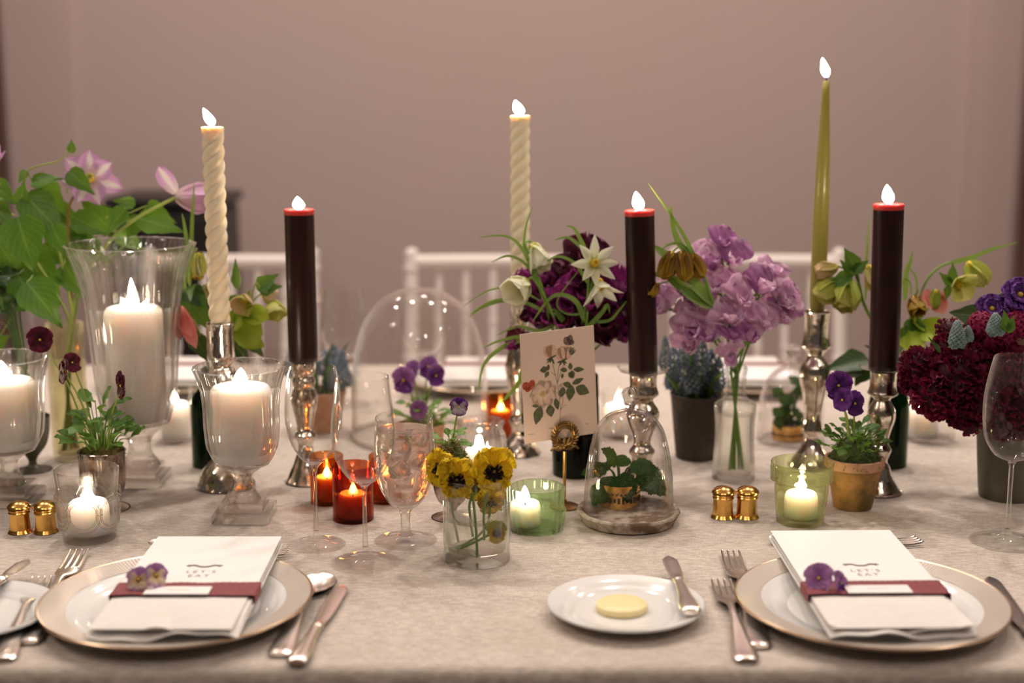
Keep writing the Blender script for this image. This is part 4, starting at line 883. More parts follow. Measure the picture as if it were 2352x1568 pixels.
# ------------------------------------------------------------------ plants: shared shapes
ROUND = [(0, .10), (.2, .26), (.45, .46), (.7, .52), (.88, .38), (.96, .2), (1, .03)]
WIDE = [(0, .12), (.2, .40), (.45, .66), (.7, .72), (.88, .52), (.96, .3), (1, .08)]
OVATE = [(0, .03), (.12, .26), (.32, .38), (.6, .26), (.85, .10), (1, .01)]
HEART = [(0, .16), (.08, .36), (.28, .44), (.55, .30), (.82, .11), (1, .008)]
NARROW = [(0, .06), (.3, .15), (.6, .17), (.85, .10), (1, .01)]
STAR = [(0, .07), (.3, .15), (.55, .18), (.8, .11), (1, .01)]
SPOON = [(0, .06), (.3, .14), (.6, .34), (.85, .36), (1, .08)]
UP = Vector((0, 0, 1)); TOC = Vector((0, -1, .12))
def LM(kind, mat, v=0):
    m = M_[mat]; k = kind+'_'+str(v)
    if kind == 'petal_pansy': return leafmesh(k, WIDE, m, cup=.16, droop=.02, ruffle=.085, freq=2.4, nl=9, nw=8, seed=v)
    if kind == 'petal_ruffled': return leafmesh(k, WIDE, m, cup=.14, droop=.08, ruffle=.17, freq=5.2, nl=12, nw=14, seed=v)
    if kind == 'petal_banner': return leafmesh(k, [(0, .10), (.15, .42), (.4, .72), (.65, .78), (.85, .60), (.95, .38), (1, .16)], m, cup=-.10, droop=.30, ruffle=.17, freq=3.4, nl=12, nw=14, seed=v)
    if kind == 'petal_wing': return leafmesh(k, ROUND, m, cup=.5, droop=-.18, ruffle=.12, freq=3.6, nl=9, nw=8, seed=v)
    if kind == 'petal_cup': return leafmesh(k, [(0, .16), (.2, .36), (.5, .50), (.75, .42), (.93, .2), (1, .02)], m, cup=.55, droop=-.32, ruffle=.02, nl=9, nw=6, seed=v)
    if kind == 'petal_bell': return leafmesh(k, [(0, .2), (.2, .34), (.5, .40), (.8, .36), (.94, .2), (1, .03)], m, cup=.45, droop=-.38, ruffle=.015, nl=9, nw=6, seed=v)
    if kind == 'petal_star': return leafmesh(k, STAR, m, cup=.4, droop=.10, nl=9, nw=4, seed=v)
    if kind == 'petal_long': return leafmesh(k, [(0, .10), (.2, .2), (.5, .29), (.75, .24), (.92, .1), (1, .01)], m, cup=.25, droop=[-.15, .1, .35][v % 3], ruffle=.03, freq=2.2, nl=10, nw=6, seed=v)
    if kind == 'leaf_heart': return leafmesh(k, HEART, m, cup=.12, fold=.12*(v % 3), droop=.1+.12*v, ruffle=.025, freq=1.8, nl=12, nw=6, seed=v)
    if kind == 'leaf_small': return leafmesh(k, [(0, .05), (.3, .12), (.5, .30), (.7, .34), (.9, .2), (1, .03)], m, cup=.15, droop=.2*v, ruffle=.05, freq=3, nl=8, nw=4, seed=v, serr=.10)
    if kind == 'leaf_ovate': return leafmesh(k, OVATE, m, cup=.15, fold=.1, droop=.15+.1*v, ruffle=.02, nl=10, nw=4, seed=v)
    if kind == 'leaf_mint': return leafmesh(k, [(0, .08), (.15, .34), (.4, .46), (.65, .38), (.88, .17), (1, .02)], m, cup=-.12, fold=.1, droop=.22+.2*v, ruffle=.03, freq=9, serr=.07, nl=30, nw=12, seed=v)
def jit(v, a): return Vector(v)+Vector((R.uniform(-a, a), R.uniform(-a, a), R.uniform(-a, a)))
EYE = {}
def eye(parent, c, n, r, mat, name='flower'):
    if mat not in EYE: EYE[mat] = MB().sphere((0, 0, 0), 1, 10, 6).build('flower_eye', M_[mat])
    return part(parent, name, EYE[mat], frame(c, Vector(n).orthogonal(), n, r, r, r))
def viola(parent, c, n, up, s, mu='violet', ml='violet', mb='violet', ey='stamen', ruff=False, drop=0):
    n = Vector(n).normalized(); up = Vector(up); up = (up-n*up.dot(n)).normalized(); sd = up.cross(n)
    f = eye(parent, c+n*s*.08, n, s*.095, ey); kd = 'petal_ruffled' if ruff else 'petal_pansy'
    for i, (a, L, off, m) in enumerate(((32, 1.05, -.10, mu), (-32, 1.05, -.13, mu), (98, .92, 0, ml), (-98, .92, .02, ml), (180, 1.0, .05, mb))):
        d = up*math.cos(rad(a))+sd*math.sin(rad(a))+n*(.10+drop)
        part(f, 'petal', LM(kd, m, i), frame(c+n*s*off-d*s*.05, d, n, s*L*(1.22 if ruff and i < 2 else 1)*R.uniform(.95, 1.08), s*L*(1.08 if i == 4 else .98)))
    return f
def sweetpea(parent, c, n, up, s, m1, m2):
    n = Vector(n).normalized(); up = Vector(up); up = (up-n*up.dot(n)).normalized(); sd = up.cross(n)
    k = ('keel', m2)
    if k not in CACHE: CACHE[k] = MB().leaf(ROUND, None, cup=1.2, droop=-.3, nl=6, nw=4).build('keel', M_[m2], sharp=180)
    f = part(parent, 'blossom', CACHE[k], frame(c, n+up*.2, up, s*.5, s*.35))
    part(f, 'petal', LM('petal_banner', m1, R.randrange(4)), frame(c, up+n*.12, n, s*.95, s*.92))
    for q in (-1, 1): part(f, 'petal', LM('petal_wing', m2 if R.random() < .6 else m1, R.randrange(3)), frame(c+n*s*.04, n*.75+sd*q*.55+up*R.uniform(.05, .5), up-sd*q*.8, s*.62, s*.60))
    for q in range(3):
        a = 2*PI*q/3; part(f, 'sepal', LM('leaf_ovate', 'stem' if 'stem' in M_ else 'hel_leaf'), frame(c-n*s*.03, -n*.3+(up*math.cos(a)+sd*math.sin(a))*.5, n, s*.2, s*.16))
    return f
def cupflower(parent, c, axis, L, mats, n=5, op=55, kind='petal_cup', W=1.0, inner=None, phase=0, ey='stamen', er=.16):
    ax = Vector(axis).normalized(); e1 = ax.orthogonal().normalized(); e2 = ax.cross(e1)
    f = eye(parent, c+ax*L*.14, ax, L*er, ey)
    for i in range(n):
        a = phase+2*PI*i/n+R.uniform(-.1, .1); rr = e1*math.cos(a)+e2*math.sin(a); o = rad(op+R.uniform(-6, 6))
        part(f, 'petal', LM(kind, mats[i % len(mats)], i % 3), frame(c, ax*math.cos(o)+rr*math.sin(o), ax*math.sin(o)-rr*math.cos(o), L*R.uniform(.93, 1.05), L*W))
    if inner: part(f, 'stamens', tuft(6, L*.4, L*.02, inner), frame(c, e1, ax, 1, 1, 1))
    return f
def tuft(n, L, r, mat):
    m = MB()
    for i in range(n):
        a = 2*PI*i/n; m.tube([(0, 0, 0), (L*.12*math.cos(a), L*.12*math.sin(a), L*.6), (L*.25*math.cos(a), L*.25*math.sin(a), L)], [r, r, r*2.2], 5)
    return m.build('stamens', M_[mat])
def stemthing(name, label, cat_, group, pts, r, mat='stem'):
    o = thing(name, label, cat_, pts[0], group); p0 = Vector(pts[0])
    part(o, 'stem', MB().tube([p-p0 for p in cat(pts, 6)], r, 7).build('stem', M_[mat])); return o
def addstem(o, pts, r, mat='stem', name='stem'):
    o0 = WM[o.name].translation; return part(o, name, MB().tube([p-o0 for p in cat(pts, 6)], r, 6).build(name, M_[mat]), T(o0))
def blade(o, pts, w_, mat='blade', name='leaf'):      # long grassy leaf as a folded strip
    o0 = WM[o.name].translation; ps = [p-o0 for p in cat(pts, 6)]; n = len(ps); vs = []; uv = []; fs = []
    for i, p in enumerate(ps):
        d = (ps[min(n-1, i+1)]-ps[max(0, i-1)]).normalized(); sd = d.cross(Vector((.25, -1, .35))).normalized(); nn = sd.cross(d); t = i/(n-1); w2 = w_*(min(1, t*5+.35))*(1-t**2.2)+.0002
        for q in (-1, 0, 1): vs.append(p+sd*q*w2+nn*abs(q)*w2*.35); uv.append((.5+.5*q, t))
    for i in range(n-1):
        for j in range(2): fs.append((i*3+j, i*3+j+1, i*3+j+4, i*3+j+3))
    m = MB(); m.add(vs, fs, uv); return part(o, name, m.build(name, M_[mat], sharp=180), T(o0))
def mossmesh(r, h, n, mat, seed, L=.006):
    rr = random.Random(seed); m = MB()
    def g(u, v):
        a = 2*PI*u; q = v; k = 1+.18*noise.noise(Vector((math.cos(a)*2, math.sin(a)*2, q*3+seed)))
        return (r*q*math.cos(a)*k, r*q*math.sin(a)*k, h*(1-q**2.2)*k)
    m.grid(g, 20, 5)
    for i in range(n):
        a = rr.random()*2*PI; q = math.sqrt(rr.random())*1.02; p = Vector((r*q*math.cos(a), r*q*math.sin(a), h*(1-q**2.2)*.95))
        d = Vector((math.cos(a)*q+rr.uniform(-.8, .8), math.sin(a)*q+rr.uniform(-.8, .8), rr.uniform(.1, 1.1))); m.leaf(NARROW, frame(p, d, (rr.uniform(-1, 1), rr.uniform(-1, 1), 1), L*rr.uniform(.6, 1.5), L*.7), nl=3, nw=2, droop=.5, cup=.2, seed=i)
    return m.build('moss', M_[mat], sharp=180)
def leaves(o, c, r, h, n, kind, mat, smin, smax, seed, lean=.6, sub=True):
    rr = random.Random(seed)
    for i in range(n):
        a = 2.399*i+rr.uniform(-.4, .4); q = math.sqrt((i+.5)/n); z = h*(1-q*q*.8)*rr.uniform(.45, 1.05)
        p0 = c+Vector((r*.45*q*math.cos(a), r*.45*q*math.sin(a), 0)); p = c+Vector((r*q*math.cos(a), r*q*math.sin(a), z))
        d = Vector((math.cos(a)*lean*(q+.3), math.sin(a)*lean*(q+.3), rr.uniform(.05, .7))); s = rr.uniform(smin, smax)
        st = addstem(o, [p0, (p0+p)/2+Vector((0, 0, h*.1)), p], [.0009, .0006], 'stem', 'leaf_stalk')
        part(o, 'leaf', LM(kind, mat, i % 3), frame(p, d, Vector((-math.cos(a)*.2, -math.sin(a)*.2-.25, 1)), s, s))
# ------------------------------------------------------------------ potted violas
def flute(n, k, z0=.004): return lambda a, r, z: 1+(k*math.cos(n*a) if z > z0 else 0)
def viola_pot(base, pts, label, mat, ribs=None, rim_in=.003, group='potted violas', mossm='moss', mh=.012, mn=320, potname='pot'):
    o = thing('viola_plant', label, 'potted plant', base, group); pr = [(r, max(0, z)) for r, z in catp(prof(base, pts), 3)]
    r, z = pr[-1]; part(o, potname, MB().lathe([(0, 0)]+pr+[(r-rim_in*.5, z+.0008), (r-rim_in, z), (r-rim_in, z-.008), (0, z-.008)], 64, ribs).build(potname, M_[mat], sharp=45))
    part(o, 'moss', mossmesh(r-rim_in, mh, mn, mossm, int(base.x*100)), T(base+Vector((0, 0, z-.006))), kind='stuff'); return o, base+Vector((0, 0, z)), r
b7 = G(240, 1166)
o, tp, r7 = viola_pot(b7, [(56, 1172), (55, 1166), (22, 1157), (20, 1148), (38, 1136), (49, 1115), (51, 1080), (52, 1046), (54, 1034)], 'burgundy violas growing from a fluted silver cup behind the pressed glass votive', 'oldsilver', flute(24, .02, .022), potname='cup')
leaves(o, tp, .034, .062, 46, 'leaf_small', 'viola_leaf', .016, .029, 5)
def vs(o, tp, px, py, Y, n, s, mats, up=UP, drop=0, bend=.012, mat='palestem', **k):
    c = P3(px, py, Y); st = [tp+Vector(((c.x-tp.x)*.15, 0, 0)), tp.lerp(c, .55)+Vector((0, .002, bend*.4)), c+Vector((0, .003, -.004)), c]
    addstem(o, st, [.0013, .0010], mat); viola(o, c, n, up, s*S(c), *mats, drop=drop, **k)
BU = ('burg', 'burg', 'burg')
vs(o, tp, 92, 780, b7.y+.02, (.15, -1, .1), 31, BU)
vs(o, tp, 148, 852, b7.y-.01, (-.9, -.6, .1), 30, BU); vs(o, tp, 165, 832, b7.y+.01, (.8, -.7, .2), 24, BU)
vs(o, tp, 280, 885, b7.y-.015, (-.85, -.5, -.05), 33, BU)
b20 = G(1037, 1186)
o, tp, r20 = viola_pot(b20, [(45, 1192), (44, 1187), (16, 1178), (13, 1166), (30, 1148), (40, 1120), (43, 1085), (44, 1056)], 'single purple white-faced viola in a mossy ribbed silver cup behind the yellow pansies', 'oldsilver', flute(22, .022, .018), mh=.030, mn=520, potname='cup')
leaves(o, tp+Vector((0, 0, .018)), .014, .016, 10, 'leaf_small', 'viola_leaf', .012, .020, 8)
vs(o, tp+Vector((0, 0, .01)), 1054, 934, b20.y, (-.05, -1, .1), 23, ('violet', 'whisk', 'whisk'))
b36 = G(1958, 1162)
o, tp, r36 = viola_pot(b36, [(41, 1170), (43, 1166), (56, 1100), (62, 1076), (64, 1072), (66, 1068), (66.5, 1052)], 'purple violas in a weathered terracotta pot beside the lime green tumbler', 'terracotta', mossm='darkmoss', mh=.034, mn=420)
rr_, zz_ = prof(b36, [(66.8, 1060)])[0]; (r2_, z2_), = prof(b36, [(66.8, 1050)])
part(o, 'rim', MB().lathe([(rr_-.001, zz_-.006), (rr_+.0006, zz_-.005), (r2_+.0008, z2_), (r2_-.002, z2_+.001), (r2_-.004, z2_)], 56).build('rim', M_['potrim']))
leaves(o, tp+Vector((0, 0, .010)), .036, .036, 46, 'leaf_small', 'hel_leaf', .011, .019, 9)
leaves(o, tp+Vector((0, 0, .022)), .030, .022, 10, 'leaf_small', 'viola_leaf', .014, .020, 19)
VI = ('violet', 'violet', 'violetd')
vs(o, tp, 1925, 885, b36.y-.005, (.15, -1, .05), 36, VI, drop=.1); vs(o, tp, 1936, 918, b36.y-.02, (-.8, -.7, .1), 28, ('violet', 'violet', 'violet')); vs(o, tp, 1962, 926, b36.y-.015, (.55, -.9, .0), 30, ('violet', 'violetd', 'violetd'))
b16 = G(968, 1050)
o, tp, _r = viola_pot(b16, [(40, 1056), (44, 1050), (50, 1010), (54, 980), (55, 972)], 'pale purple violas in a small pot hidden behind the water goblet', 'potrim', mh=.016)
leaves(o, tp, .034, .036, 20, 'leaf_small', 'viola_leaf', .014, .024, 12)
leaves(o, tp+Vector((.022, -.01, 0)), .02, .012, 8, 'leaf_small', 'blade', .012, .020, 15)
PV = ('violetp', 'violetp', 'violet')
vs(o, tp, 928, 872, b16.y-.01, (-.4, -1, -.1), 32, PV); vs(o, tp, 948, 850, b16.y+.01, (-.7, -.7, .3), 24, PV); vs(o, tp, 985, 842, b16.y+.01, (-.5, -.8, .3), 27, PV); vs(o, tp, 1000, 862, b16.y, (.7, -.8, 0), 27, ('violetp', 'violet', 'violet')); vs(o, tp, 962, 942, b16.y-.03, (-.3, -1, .2), 24, ('violetp', 'violetp', 'violetp'))
# ------------------------------------------------------------------ mint in pierced brass cups under the small cloches
def mint(o, c, r, specs, seed):
    part(o, 'soil', MB().lathe([(r*.93, 0), (r*.6, .003), (0, .004)], 24).build('soil', M_['soil']), T(c))
    for i, (dx, dy, dz, ax, ay, az, s) in enumerate(specs):
        p = c+Vector((dx, dy, dz)); addstem(o, [c+Vector((dx*.2, dy*.2, 0)), c+Vector((dx*.6, dy*.6, dz*.8)), p], [.0012, .0009], 'darkstem', 'leaf_stalk')
        part(o, 'leaf', LM('leaf_mint', 'mint', i % 2), frame(p, (ax, ay, az), (0, -.75, 1), s, s*.95))
bc = G(1423, 1176); bc = Vector((bc.x, bc.y+.004, TZ+.0086)); bc2 = Vector(bc)
o, rr, hh = brass_cup(bc, 47, 1106, 'pierced brass cup of mint under the small front cloche'); tp = bc+Vector((0, 0, hh*.85))
mint(o, tp, rr, [(-.012, -.010, .014, -.35, -.5, -.9, .034), (-.016, -.002, .022, -.9, -.3, .1, .030), (.004, -.014, .020, .15, -.6, -1, .036), (.012, -.002, .024, .6, -.3, .2, .032), (.022, -.004, .022, .8, -.35, -.55, .046), (-.004, .004, .026, -.2, -.4, .6, .030), (.0, .014, .020, .2, .6, .3, .03), (-.012, .008, .018, -.6, .5, .1, .03), (-.02, -.012, .006, -.6, -.45, -.9, .030)], 1)
bt = G(1810, 1006); 
o, rr, hh = brass_cup(bt, 37, 972, 'pierced brass cup of mint under the cloche behind the tall candlestick'); tp = bt+Vector((0, 0, hh*.85))
rq = random.Random(4)
mint(o, tp, rr, [(rq.uniform(-.026, .026), rq.uniform(-.02, .02), rq.uniform(.008, .062), rq.uniform(-.8, .8), rq.uniform(-.8, .4), rq.uniform(-.5, .5), rq.uniform(.016, .024)) for i in range(22)], 2)
# ------------------------------------------------------------------ muscari
def bead(): return MB().sphere((0, 0, 0), 1, 6, 4)
def muscari_spike(o, p0, p1, r, mat, n=80):
    d = p1-p0; L = d.length; k = Vector(d).normalized(); e1 = k.orthogonal().normalized(); e2 = k.cross(e1); m = MB()
    for i in range(n):
        t = i/n; a = 2.399*i; q = r*(min(1, .55+t*2.2)*(1-t**1.6)**.7+.06); p = p0+d*t+(e1*math.cos(a)+e2*math.sin(a))*q*.82-k*.001
        b_ = r*.25*(1-.45*t); m.sphere(p, b_, 6, 4)
    o0 = WM[o.name].translation; m.v = [tuple(Vector(v)-o0) for v in m.v]; return part(o, 'florets', m.build('florets', M_[mat]), T(o0), kind='stuff')
def muscari_pot(base, pts, label, spikes, mat, Y, potmat, nl, seed, mm):
    o = thing('muscari_plant', label, 'potted plant', base, 'pots of grape hyacinth'); pr = [(r, max(0, z)) for r, z in catp(prof(base, pts), 3)]
    r, z = pr[-1]; part(o, 'pot', MB().lathe([(0, 0)]+pr+[(r-.004, z), (r-.005, z-.008), (0, z-.008)], 44).build('pot', M_[potmat], sharp=50))
    part(o, 'soil', MB().lathe([(r-.0055, z-.007), (r*.5, z-.004), (0, z-.003)], 24).build('soil', M_['soil']))
    rr = random.Random(seed); tp = base+Vector((0, 0, z-.005))
    for px, pt, pb, hw in spikes:
        yy = base.y+rr.uniform(-.03, .02); a = P3(px, pb, yy); c = P3(px+rr.uniform(-3, 3), pt, yy)
        addstem(o, [tp+Vector(((a.x-tp.x)*.45, rr.uniform(-.02, .01), 0)), tp.lerp(a, .6)+Vector(((a.x-tp.x)*.2, 0, 0)), a, c], [.0019, .0012], 'stem'); muscari_spike(o, a, c, hw*1.3*S(a), mat)
    for i in range(nl):
        a = rr.uniform(0, 2*PI); q = rr.uniform(.3, .8)*r; e = Vector((math.cos(a), math.sin(a), 0)); h = rr.uniform(.04, .085)
        blade(o, [tp+e*q*.7, tp+e*q+UP*h*.6, tp+e*(q+.018)+UP*h], .0035, 'darkleaf' if rr.random() < .6 else 'hel_leaf')
    return o
b29 = G(1598, 1048)
muscari_pot(b29, [(45, 1056), (46, 1050), (54, 975), (61, 910), (63, 903)], 'blue grape hyacinths in a dark weathered pot beside the sweet pea bottle', [(1528, 770, 850, 13), (1548, 790, 870, 14), (1570, 765, 845, 13), (1588, 780, 860, 14), (1556, 830, 905, 15), (1590, 825, 900, 16), (1618, 820, 905, 16), (1612, 775, 850, 14), (1636, 800, 880, 15), (1574, 860, 930, 15), (1630, 850, 925, 15), (1602, 860, 925, 14), (1540, 835, 890, 12), (1650, 820, 895, 13)], 'muscari', 1.95, 'darkpot', 9, 3, 'muscari')
b14 = G(738, 985)
muscari_pot(b14, [(46, 990), (50, 940), (60, 895)], 'blue grape hyacinths in a small pot behind the dark candle and far wine glass', [(745, 800, 860, 13), (765, 790, 855, 14), (785, 800, 870, 14), (755, 830, 890, 14), (775, 825, 890, 14), (795, 830, 885, 13), (690, 800, 860, 12), (665, 805, 860, 13), (720, 800, 860, 12)], 'muscari', 2.05, 'potrim', 9, 5, 'muscari')
# ------------------------------------------------------------------ vases
def vase(base, pts, name, label, mat, t=.0026, zb=.006, mod=None, water=None, group=None, seg=48):
    pr = [(r, max(0, z)) for r, z in catp(prof(base, pts), 3)]; o = thing(name, label, 'vase', base, group)
    part(o, 'glass', MB().lathe(shell(pr, t, zb), seg, mod).build('glass', M_[mat], sharp=55))
    if water:
        lv = pz(base, water); ins = [(r-t-.0004, z) for r, z in pr if zb+.001 < z < lv]
        part(o, 'water', MB().lathe([(0, zb+.0004), (ins[0][0]*.95, zb+.0004)]+ins+[(ins[-1][0], lv), (ins[-1][0]*.92, lv-.0008), (0, lv-.0008)], 40).build('water', M_['water'], sharp=55))
    return o
bP = G(1684, 1096)
vase(bP, [(46, 1104), (49, 1098), (48, 1060), (45, 1010), (45, 975), (48, 938), (47, 926), (38, 920), (27, 912), (24, 900), (23.5, 865), (26, 850), (25, 843)], 'glass_bottle', 'clear glass bottle vase of lavender sweet peas', 'vaseglass', water=950)
bK = G(1095, 1281)
vase(bK, [(75, 1290), (77, 1284), (77, 1240), (77, 1150), (77, 1096)], 'glass_tumbler', 'clear cylinder tumbler of water holding the yellow pansies', 'vaseglass', .003, .011, water=1188, seg=72)
bH = G(487, 1066); vase(bH, [(42, 1074), (44, 1066), (44, 1000), (44, 935), (38, 908), (22, 888), (17, 866), (18, 846)], 'green_bottle', 'dark green glass bottle behind the footed goblet holding hellebores', 'bottle', water=940, group='dark green glass bottles')
bI = G(2035, 1066); vase(bI, [(44, 1074), (46, 1066), (46, 1000), (46, 930), (38, 902), (22, 884), (18, 866), (19, 850)], 'green_bottle', 'dark green glass bottle behind the right dark candle holding hellebores', 'bottle', water=930, group='dark green glass bottles')
bU = G(1322, 1086); vase(bU, [(50, 1095), (53, 1088), (54, 1040), (54, 960), (52, 900), (50, 860)], 'green_vase', 'blackish green glass vase behind the rose card', 'bottle2', water=930)
bA = G(165, 1050); vase(bA, [(38, 1056), (40, 1048), (41, 960), (42, 860), (43, 742)], 'ribbed_vase', 'tall olive tinted ribbed glass vase holding the clematis', 'olive', .003, .008, RIB(18, .03), 830)
b40 = G(2312, 1138)
pr = [(r, max(0, z)) for r, z in catp(prof(b40, [(60, 1152), (62, 1145), (70, 1060), (76, 985), (78, 950)]), 3)]
o = solo('zinc_pot', MB().lathe([(0, 0)]+pr+[(pr[-1][0]-.003, pr[-1][1]+.001), (pr[-1][0]-.004, pr[-1][1]), (pr[0][0]-.004, .006), (0, .006)], 56).build('zinc_pot', M_['zinc'], sharp=50), 'dark weathered zinc pot behind the right wine glass holding the burgundy bouquet', 'pot', T(b40))
b8 = G(76, 1078)
solo('footed_bowl', MB().lathe([(0, 0)]+[(r, max(0, z)) for r, z in catp(prof(b8, [(42, 1084), (41, 1079), (14, 1070), (9, 1058), (16, 1044), (34, 1020), (42, 985), (44, 955)]), 3)]+[(.02, pz(b8, 985)), (0, pz(b8, 1000))], 44).build('footed_bowl', M_['zinc'], sharp=50), 'dark pewter footed bowl half hidden behind the left edge goblet', 'bowl', T(b8))
# ------------------------------------------------------------------ yellow pansies in the tumbler
yk = bK.y
def pansy(px, py, Y, n, s, st, mats=('yellow', 'yelblotch', 'yelblotch'), up=UP, mu=None):
    c = P3(px, py, Y); q = [P3(x, y, yy) for x, y, yy in st]
    o = stemthing('pansy_flower', YL.pop(0), 'flower', 'yellow pansies in the tumbler', q+[c-Vector(n).normalized()*.006, c], .0015)
    viola(o, c, n, up, s*S(c), mats[0], mats[1], mats[2], 'fritbrown', True, .15)
YL = ['yellow pansy with big black blotches, tallest and rightmost in the tumbler', 'yellow pansy in the middle of the tumbler facing forward', 'yellow pansy turned aside at the left of the tumbler, beside the iced water', 'yellow pansy hanging inside the tumbler under the tallest one', 'small yellow pansy with brown centre floating low in the water', 'yellow pansy seen from behind between the middle and the tall pansy']
pansy(1135, 1082, yk-.012, (.1, -1, .05), 50, [(1112, 1240, yk), (1113, 1160, yk+.004)])
pansy(1050, 1100, yk-.018, (-.12, -1, -.12), 46, [(1096, 1274, yk-.004), (1092, 1200, yk-.004), (1082, 1130, yk-.004)])
pansy(1012, 1078, yk-.004, (-.75, -.75, .05), 42, [(1053, 1245, yk+.006), (1040, 1180, yk+.006), (1028, 1130, yk+.004)], up=Vector((.35, 0, 1)))
pansy(1128, 1150, yk+.012, (.2, -1, -.5), 34, [(1046, 1258, yk+.01), (1096, 1232, yk+.01), (1122, 1195, yk+.012)], ('yellow', 'yellow', 'yelblotch'))
pansy(1140, 1222, yk-.016, (.15, -1, .1), 24, [(1050, 1262, yk+.002), (1100, 1240, yk-.006)], ('helpale', 'yelblotch', 'yelblotch'))
pansy(1092, 1122, yk+.022, (-.1, .8, .3), 38, [(1086, 1232, yk+.012), (1078, 1160, yk+.014)], ('fritbrown', 'yellow', 'yellow'))
# ------------------------------------------------------------------ lavender sweet peas
def peas(label, group, neck, bot, r, stems, m1s, m2s, s, lo=.8, hi=1.2):
    for ii, pts in enumerate(stems):
        cs = [P3(*p) for p in pts]; bx = R.uniform(-1, 1); top = cs[-1]
        q = [bot+Vector((-bx*r*1.8, R.uniform(-r, r)*.8, 0)), neck+Vector((bx*r*.6, R.uniform(-r, r)*.6, -.02)), neck+Vector((bx*r, R.uniform(-.003, .003), .0)), neck.lerp(top, .55)+Vector((0, .004, .012)), top]
        o = stemthing('sweet_pea', label[ii], 'flower', group, q, .0016)
        for c in cs:
            dx = (c.x-neck.x)*6; n = Vector((dx+R.uniform(-.35, .35), -1+R.uniform(-.1, .6), R.uniform(-.35, .25)))
            up = Vector((dx*.6+R.uniform(-.4, .4), R.uniform(-.2, .2), 1)); f = sweetpea(o, c, n, up, s*S(c)*R.uniform(lo, hi), R.choice(m1s), R.choice(m2s))
            if c is not top: addstem(o, [q[3].lerp(top, .2), (q[3]+c)/2+Vector((0, .004, .006)), c], .0010, 'stem', 'blossom_stalk')
yp = bP.y; nk = bP+Vector((0, 0, pz(bP, 850)))
peas(['lavender sweet pea at the very top of the bunch in the clear bottle', 'pale lavender sweet pea just under the topmost one in the bottle bunch', 'lavender sweet pea reaching furthest left, beside the middle dark candle', 'lavender sweet pea at the upper right of the bunch, nearest the green taper', 'pale lavender sweet pea reaching furthest right over the small back cloche', 'lavender sweet pea low on the left, over the pot of grape hyacinths', 'lavender sweet pea low on the right of the bottle bunch', 'lavender sweet pea in the centre of the bunch facing forward'], 'lavender sweet peas', nk, bP+Vector((0, 0, .012)), .008, [
    [(1677, 606, yp-.01), (1624, 596, yp+.02), (1652, 566, yp)], [(1648, 672, yp-.01), (1677, 664, yp-.02), (1639, 620, yp)],
    [(1598, 668, yp-.01), (1560, 673, yp), (1533, 712, yp-.01), (1538, 690, yp+.01)], [(1742, 649, yp-.01), (1783, 662, yp+.01), (1742, 676, yp-.03), (1765, 636, yp)],
    [(1786, 738, yp), (1762, 715, yp+.02), (1797, 708, yp), (1784, 690, yp-.01)], [(1601, 767, yp-.02), (1636, 782, yp-.03), (1592, 800, yp-.02), (1592, 726, yp)],
    [(1753, 755, yp-.02), (1718, 740, yp-.03), (1730, 785, yp-.03)], [(1695, 690, yp-.03), (1607, 708, yp-.01), (1683, 782, yp-.04), (1660, 735, yp-.03), (1677, 746, yp-.04)]], ['lav', 'lav', 'lav', 'lavd'], ['lav', 'lav', 'lavd'], 60)
o = stemthing('sweet_pea', 'lavender sweet pea hanging lowest over the bottle lip', 'flower', 'lavender sweet peas', [nk+Vector((0, -.004, -.04)), nk+Vector((.001, -.006, 0)), P3(1668, 800, yp-.03), P3(1676, 815, yp-.035)], .0014)
sweetpea(o, P3(1676, 815, yp-.035), (.1, -.6, -.7), (-.1, -.6, .2), 50*S(P3(1676, 815, yp)), 'lav', 'lav')
# ochre fritillaria stem leaning out left with long blades
o = stemthing('fritillaria_sprig', 'ochre brown nodding fritillaria leaning left out of the sweet pea bottle', 'flower', None, [nk+Vector((.001, .003, -.03)), nk+Vector((-.002, .004, .02)), P3(1640, 700, yp-.035), P3(1612, 620, yp-.035), P3(1582, 580, yp-.03)], [.0022, .0018], 'stem')
yf = yp-.035
for px, py, ax, L in ((1545, 600, (-.35, -.3, -1), 62), (1565, 598, (.15, -.35, -1), 66), (1585, 605, (.45, -.2, -.9), 56), (1508, 662, (-.4, -.8, -.45), 42)):
    c = P3(px, py-22 if py < 650 else py-10, yf); addstem(o, [P3(1590, 600, yf), P3((px+1590)/2, 566 if py < 650 else 640, yf), c], .0011, 'stem', 'blossom_stalk')
    cupflower(o, c, ax, L*S(c), ['fritbrown'], 6, 22, 'petal_bell', .9)
for pts, w_ in (([(1604, 615), (1580, 560), (1545, 500), (1488, 420)], .0030), ([(1600, 600), (1560, 560), (1543, 510), (1541, 468)], .0048), ([(1640, 700), (1570, 625), (1520, 580), (1498, 562)], .0085), ([(1640, 705), (1590, 680), (1545, 640), (1500, 632)], .0078), ([(1630, 690), (1560, 660), (1520, 625), (1495, 640)], .0045), ([(1590, 585), (1560, 560), (1535, 562), (1518, 575)], .002)):
    blade(o, [P3(x, y, yf-.002) for x, y in pts], w_)
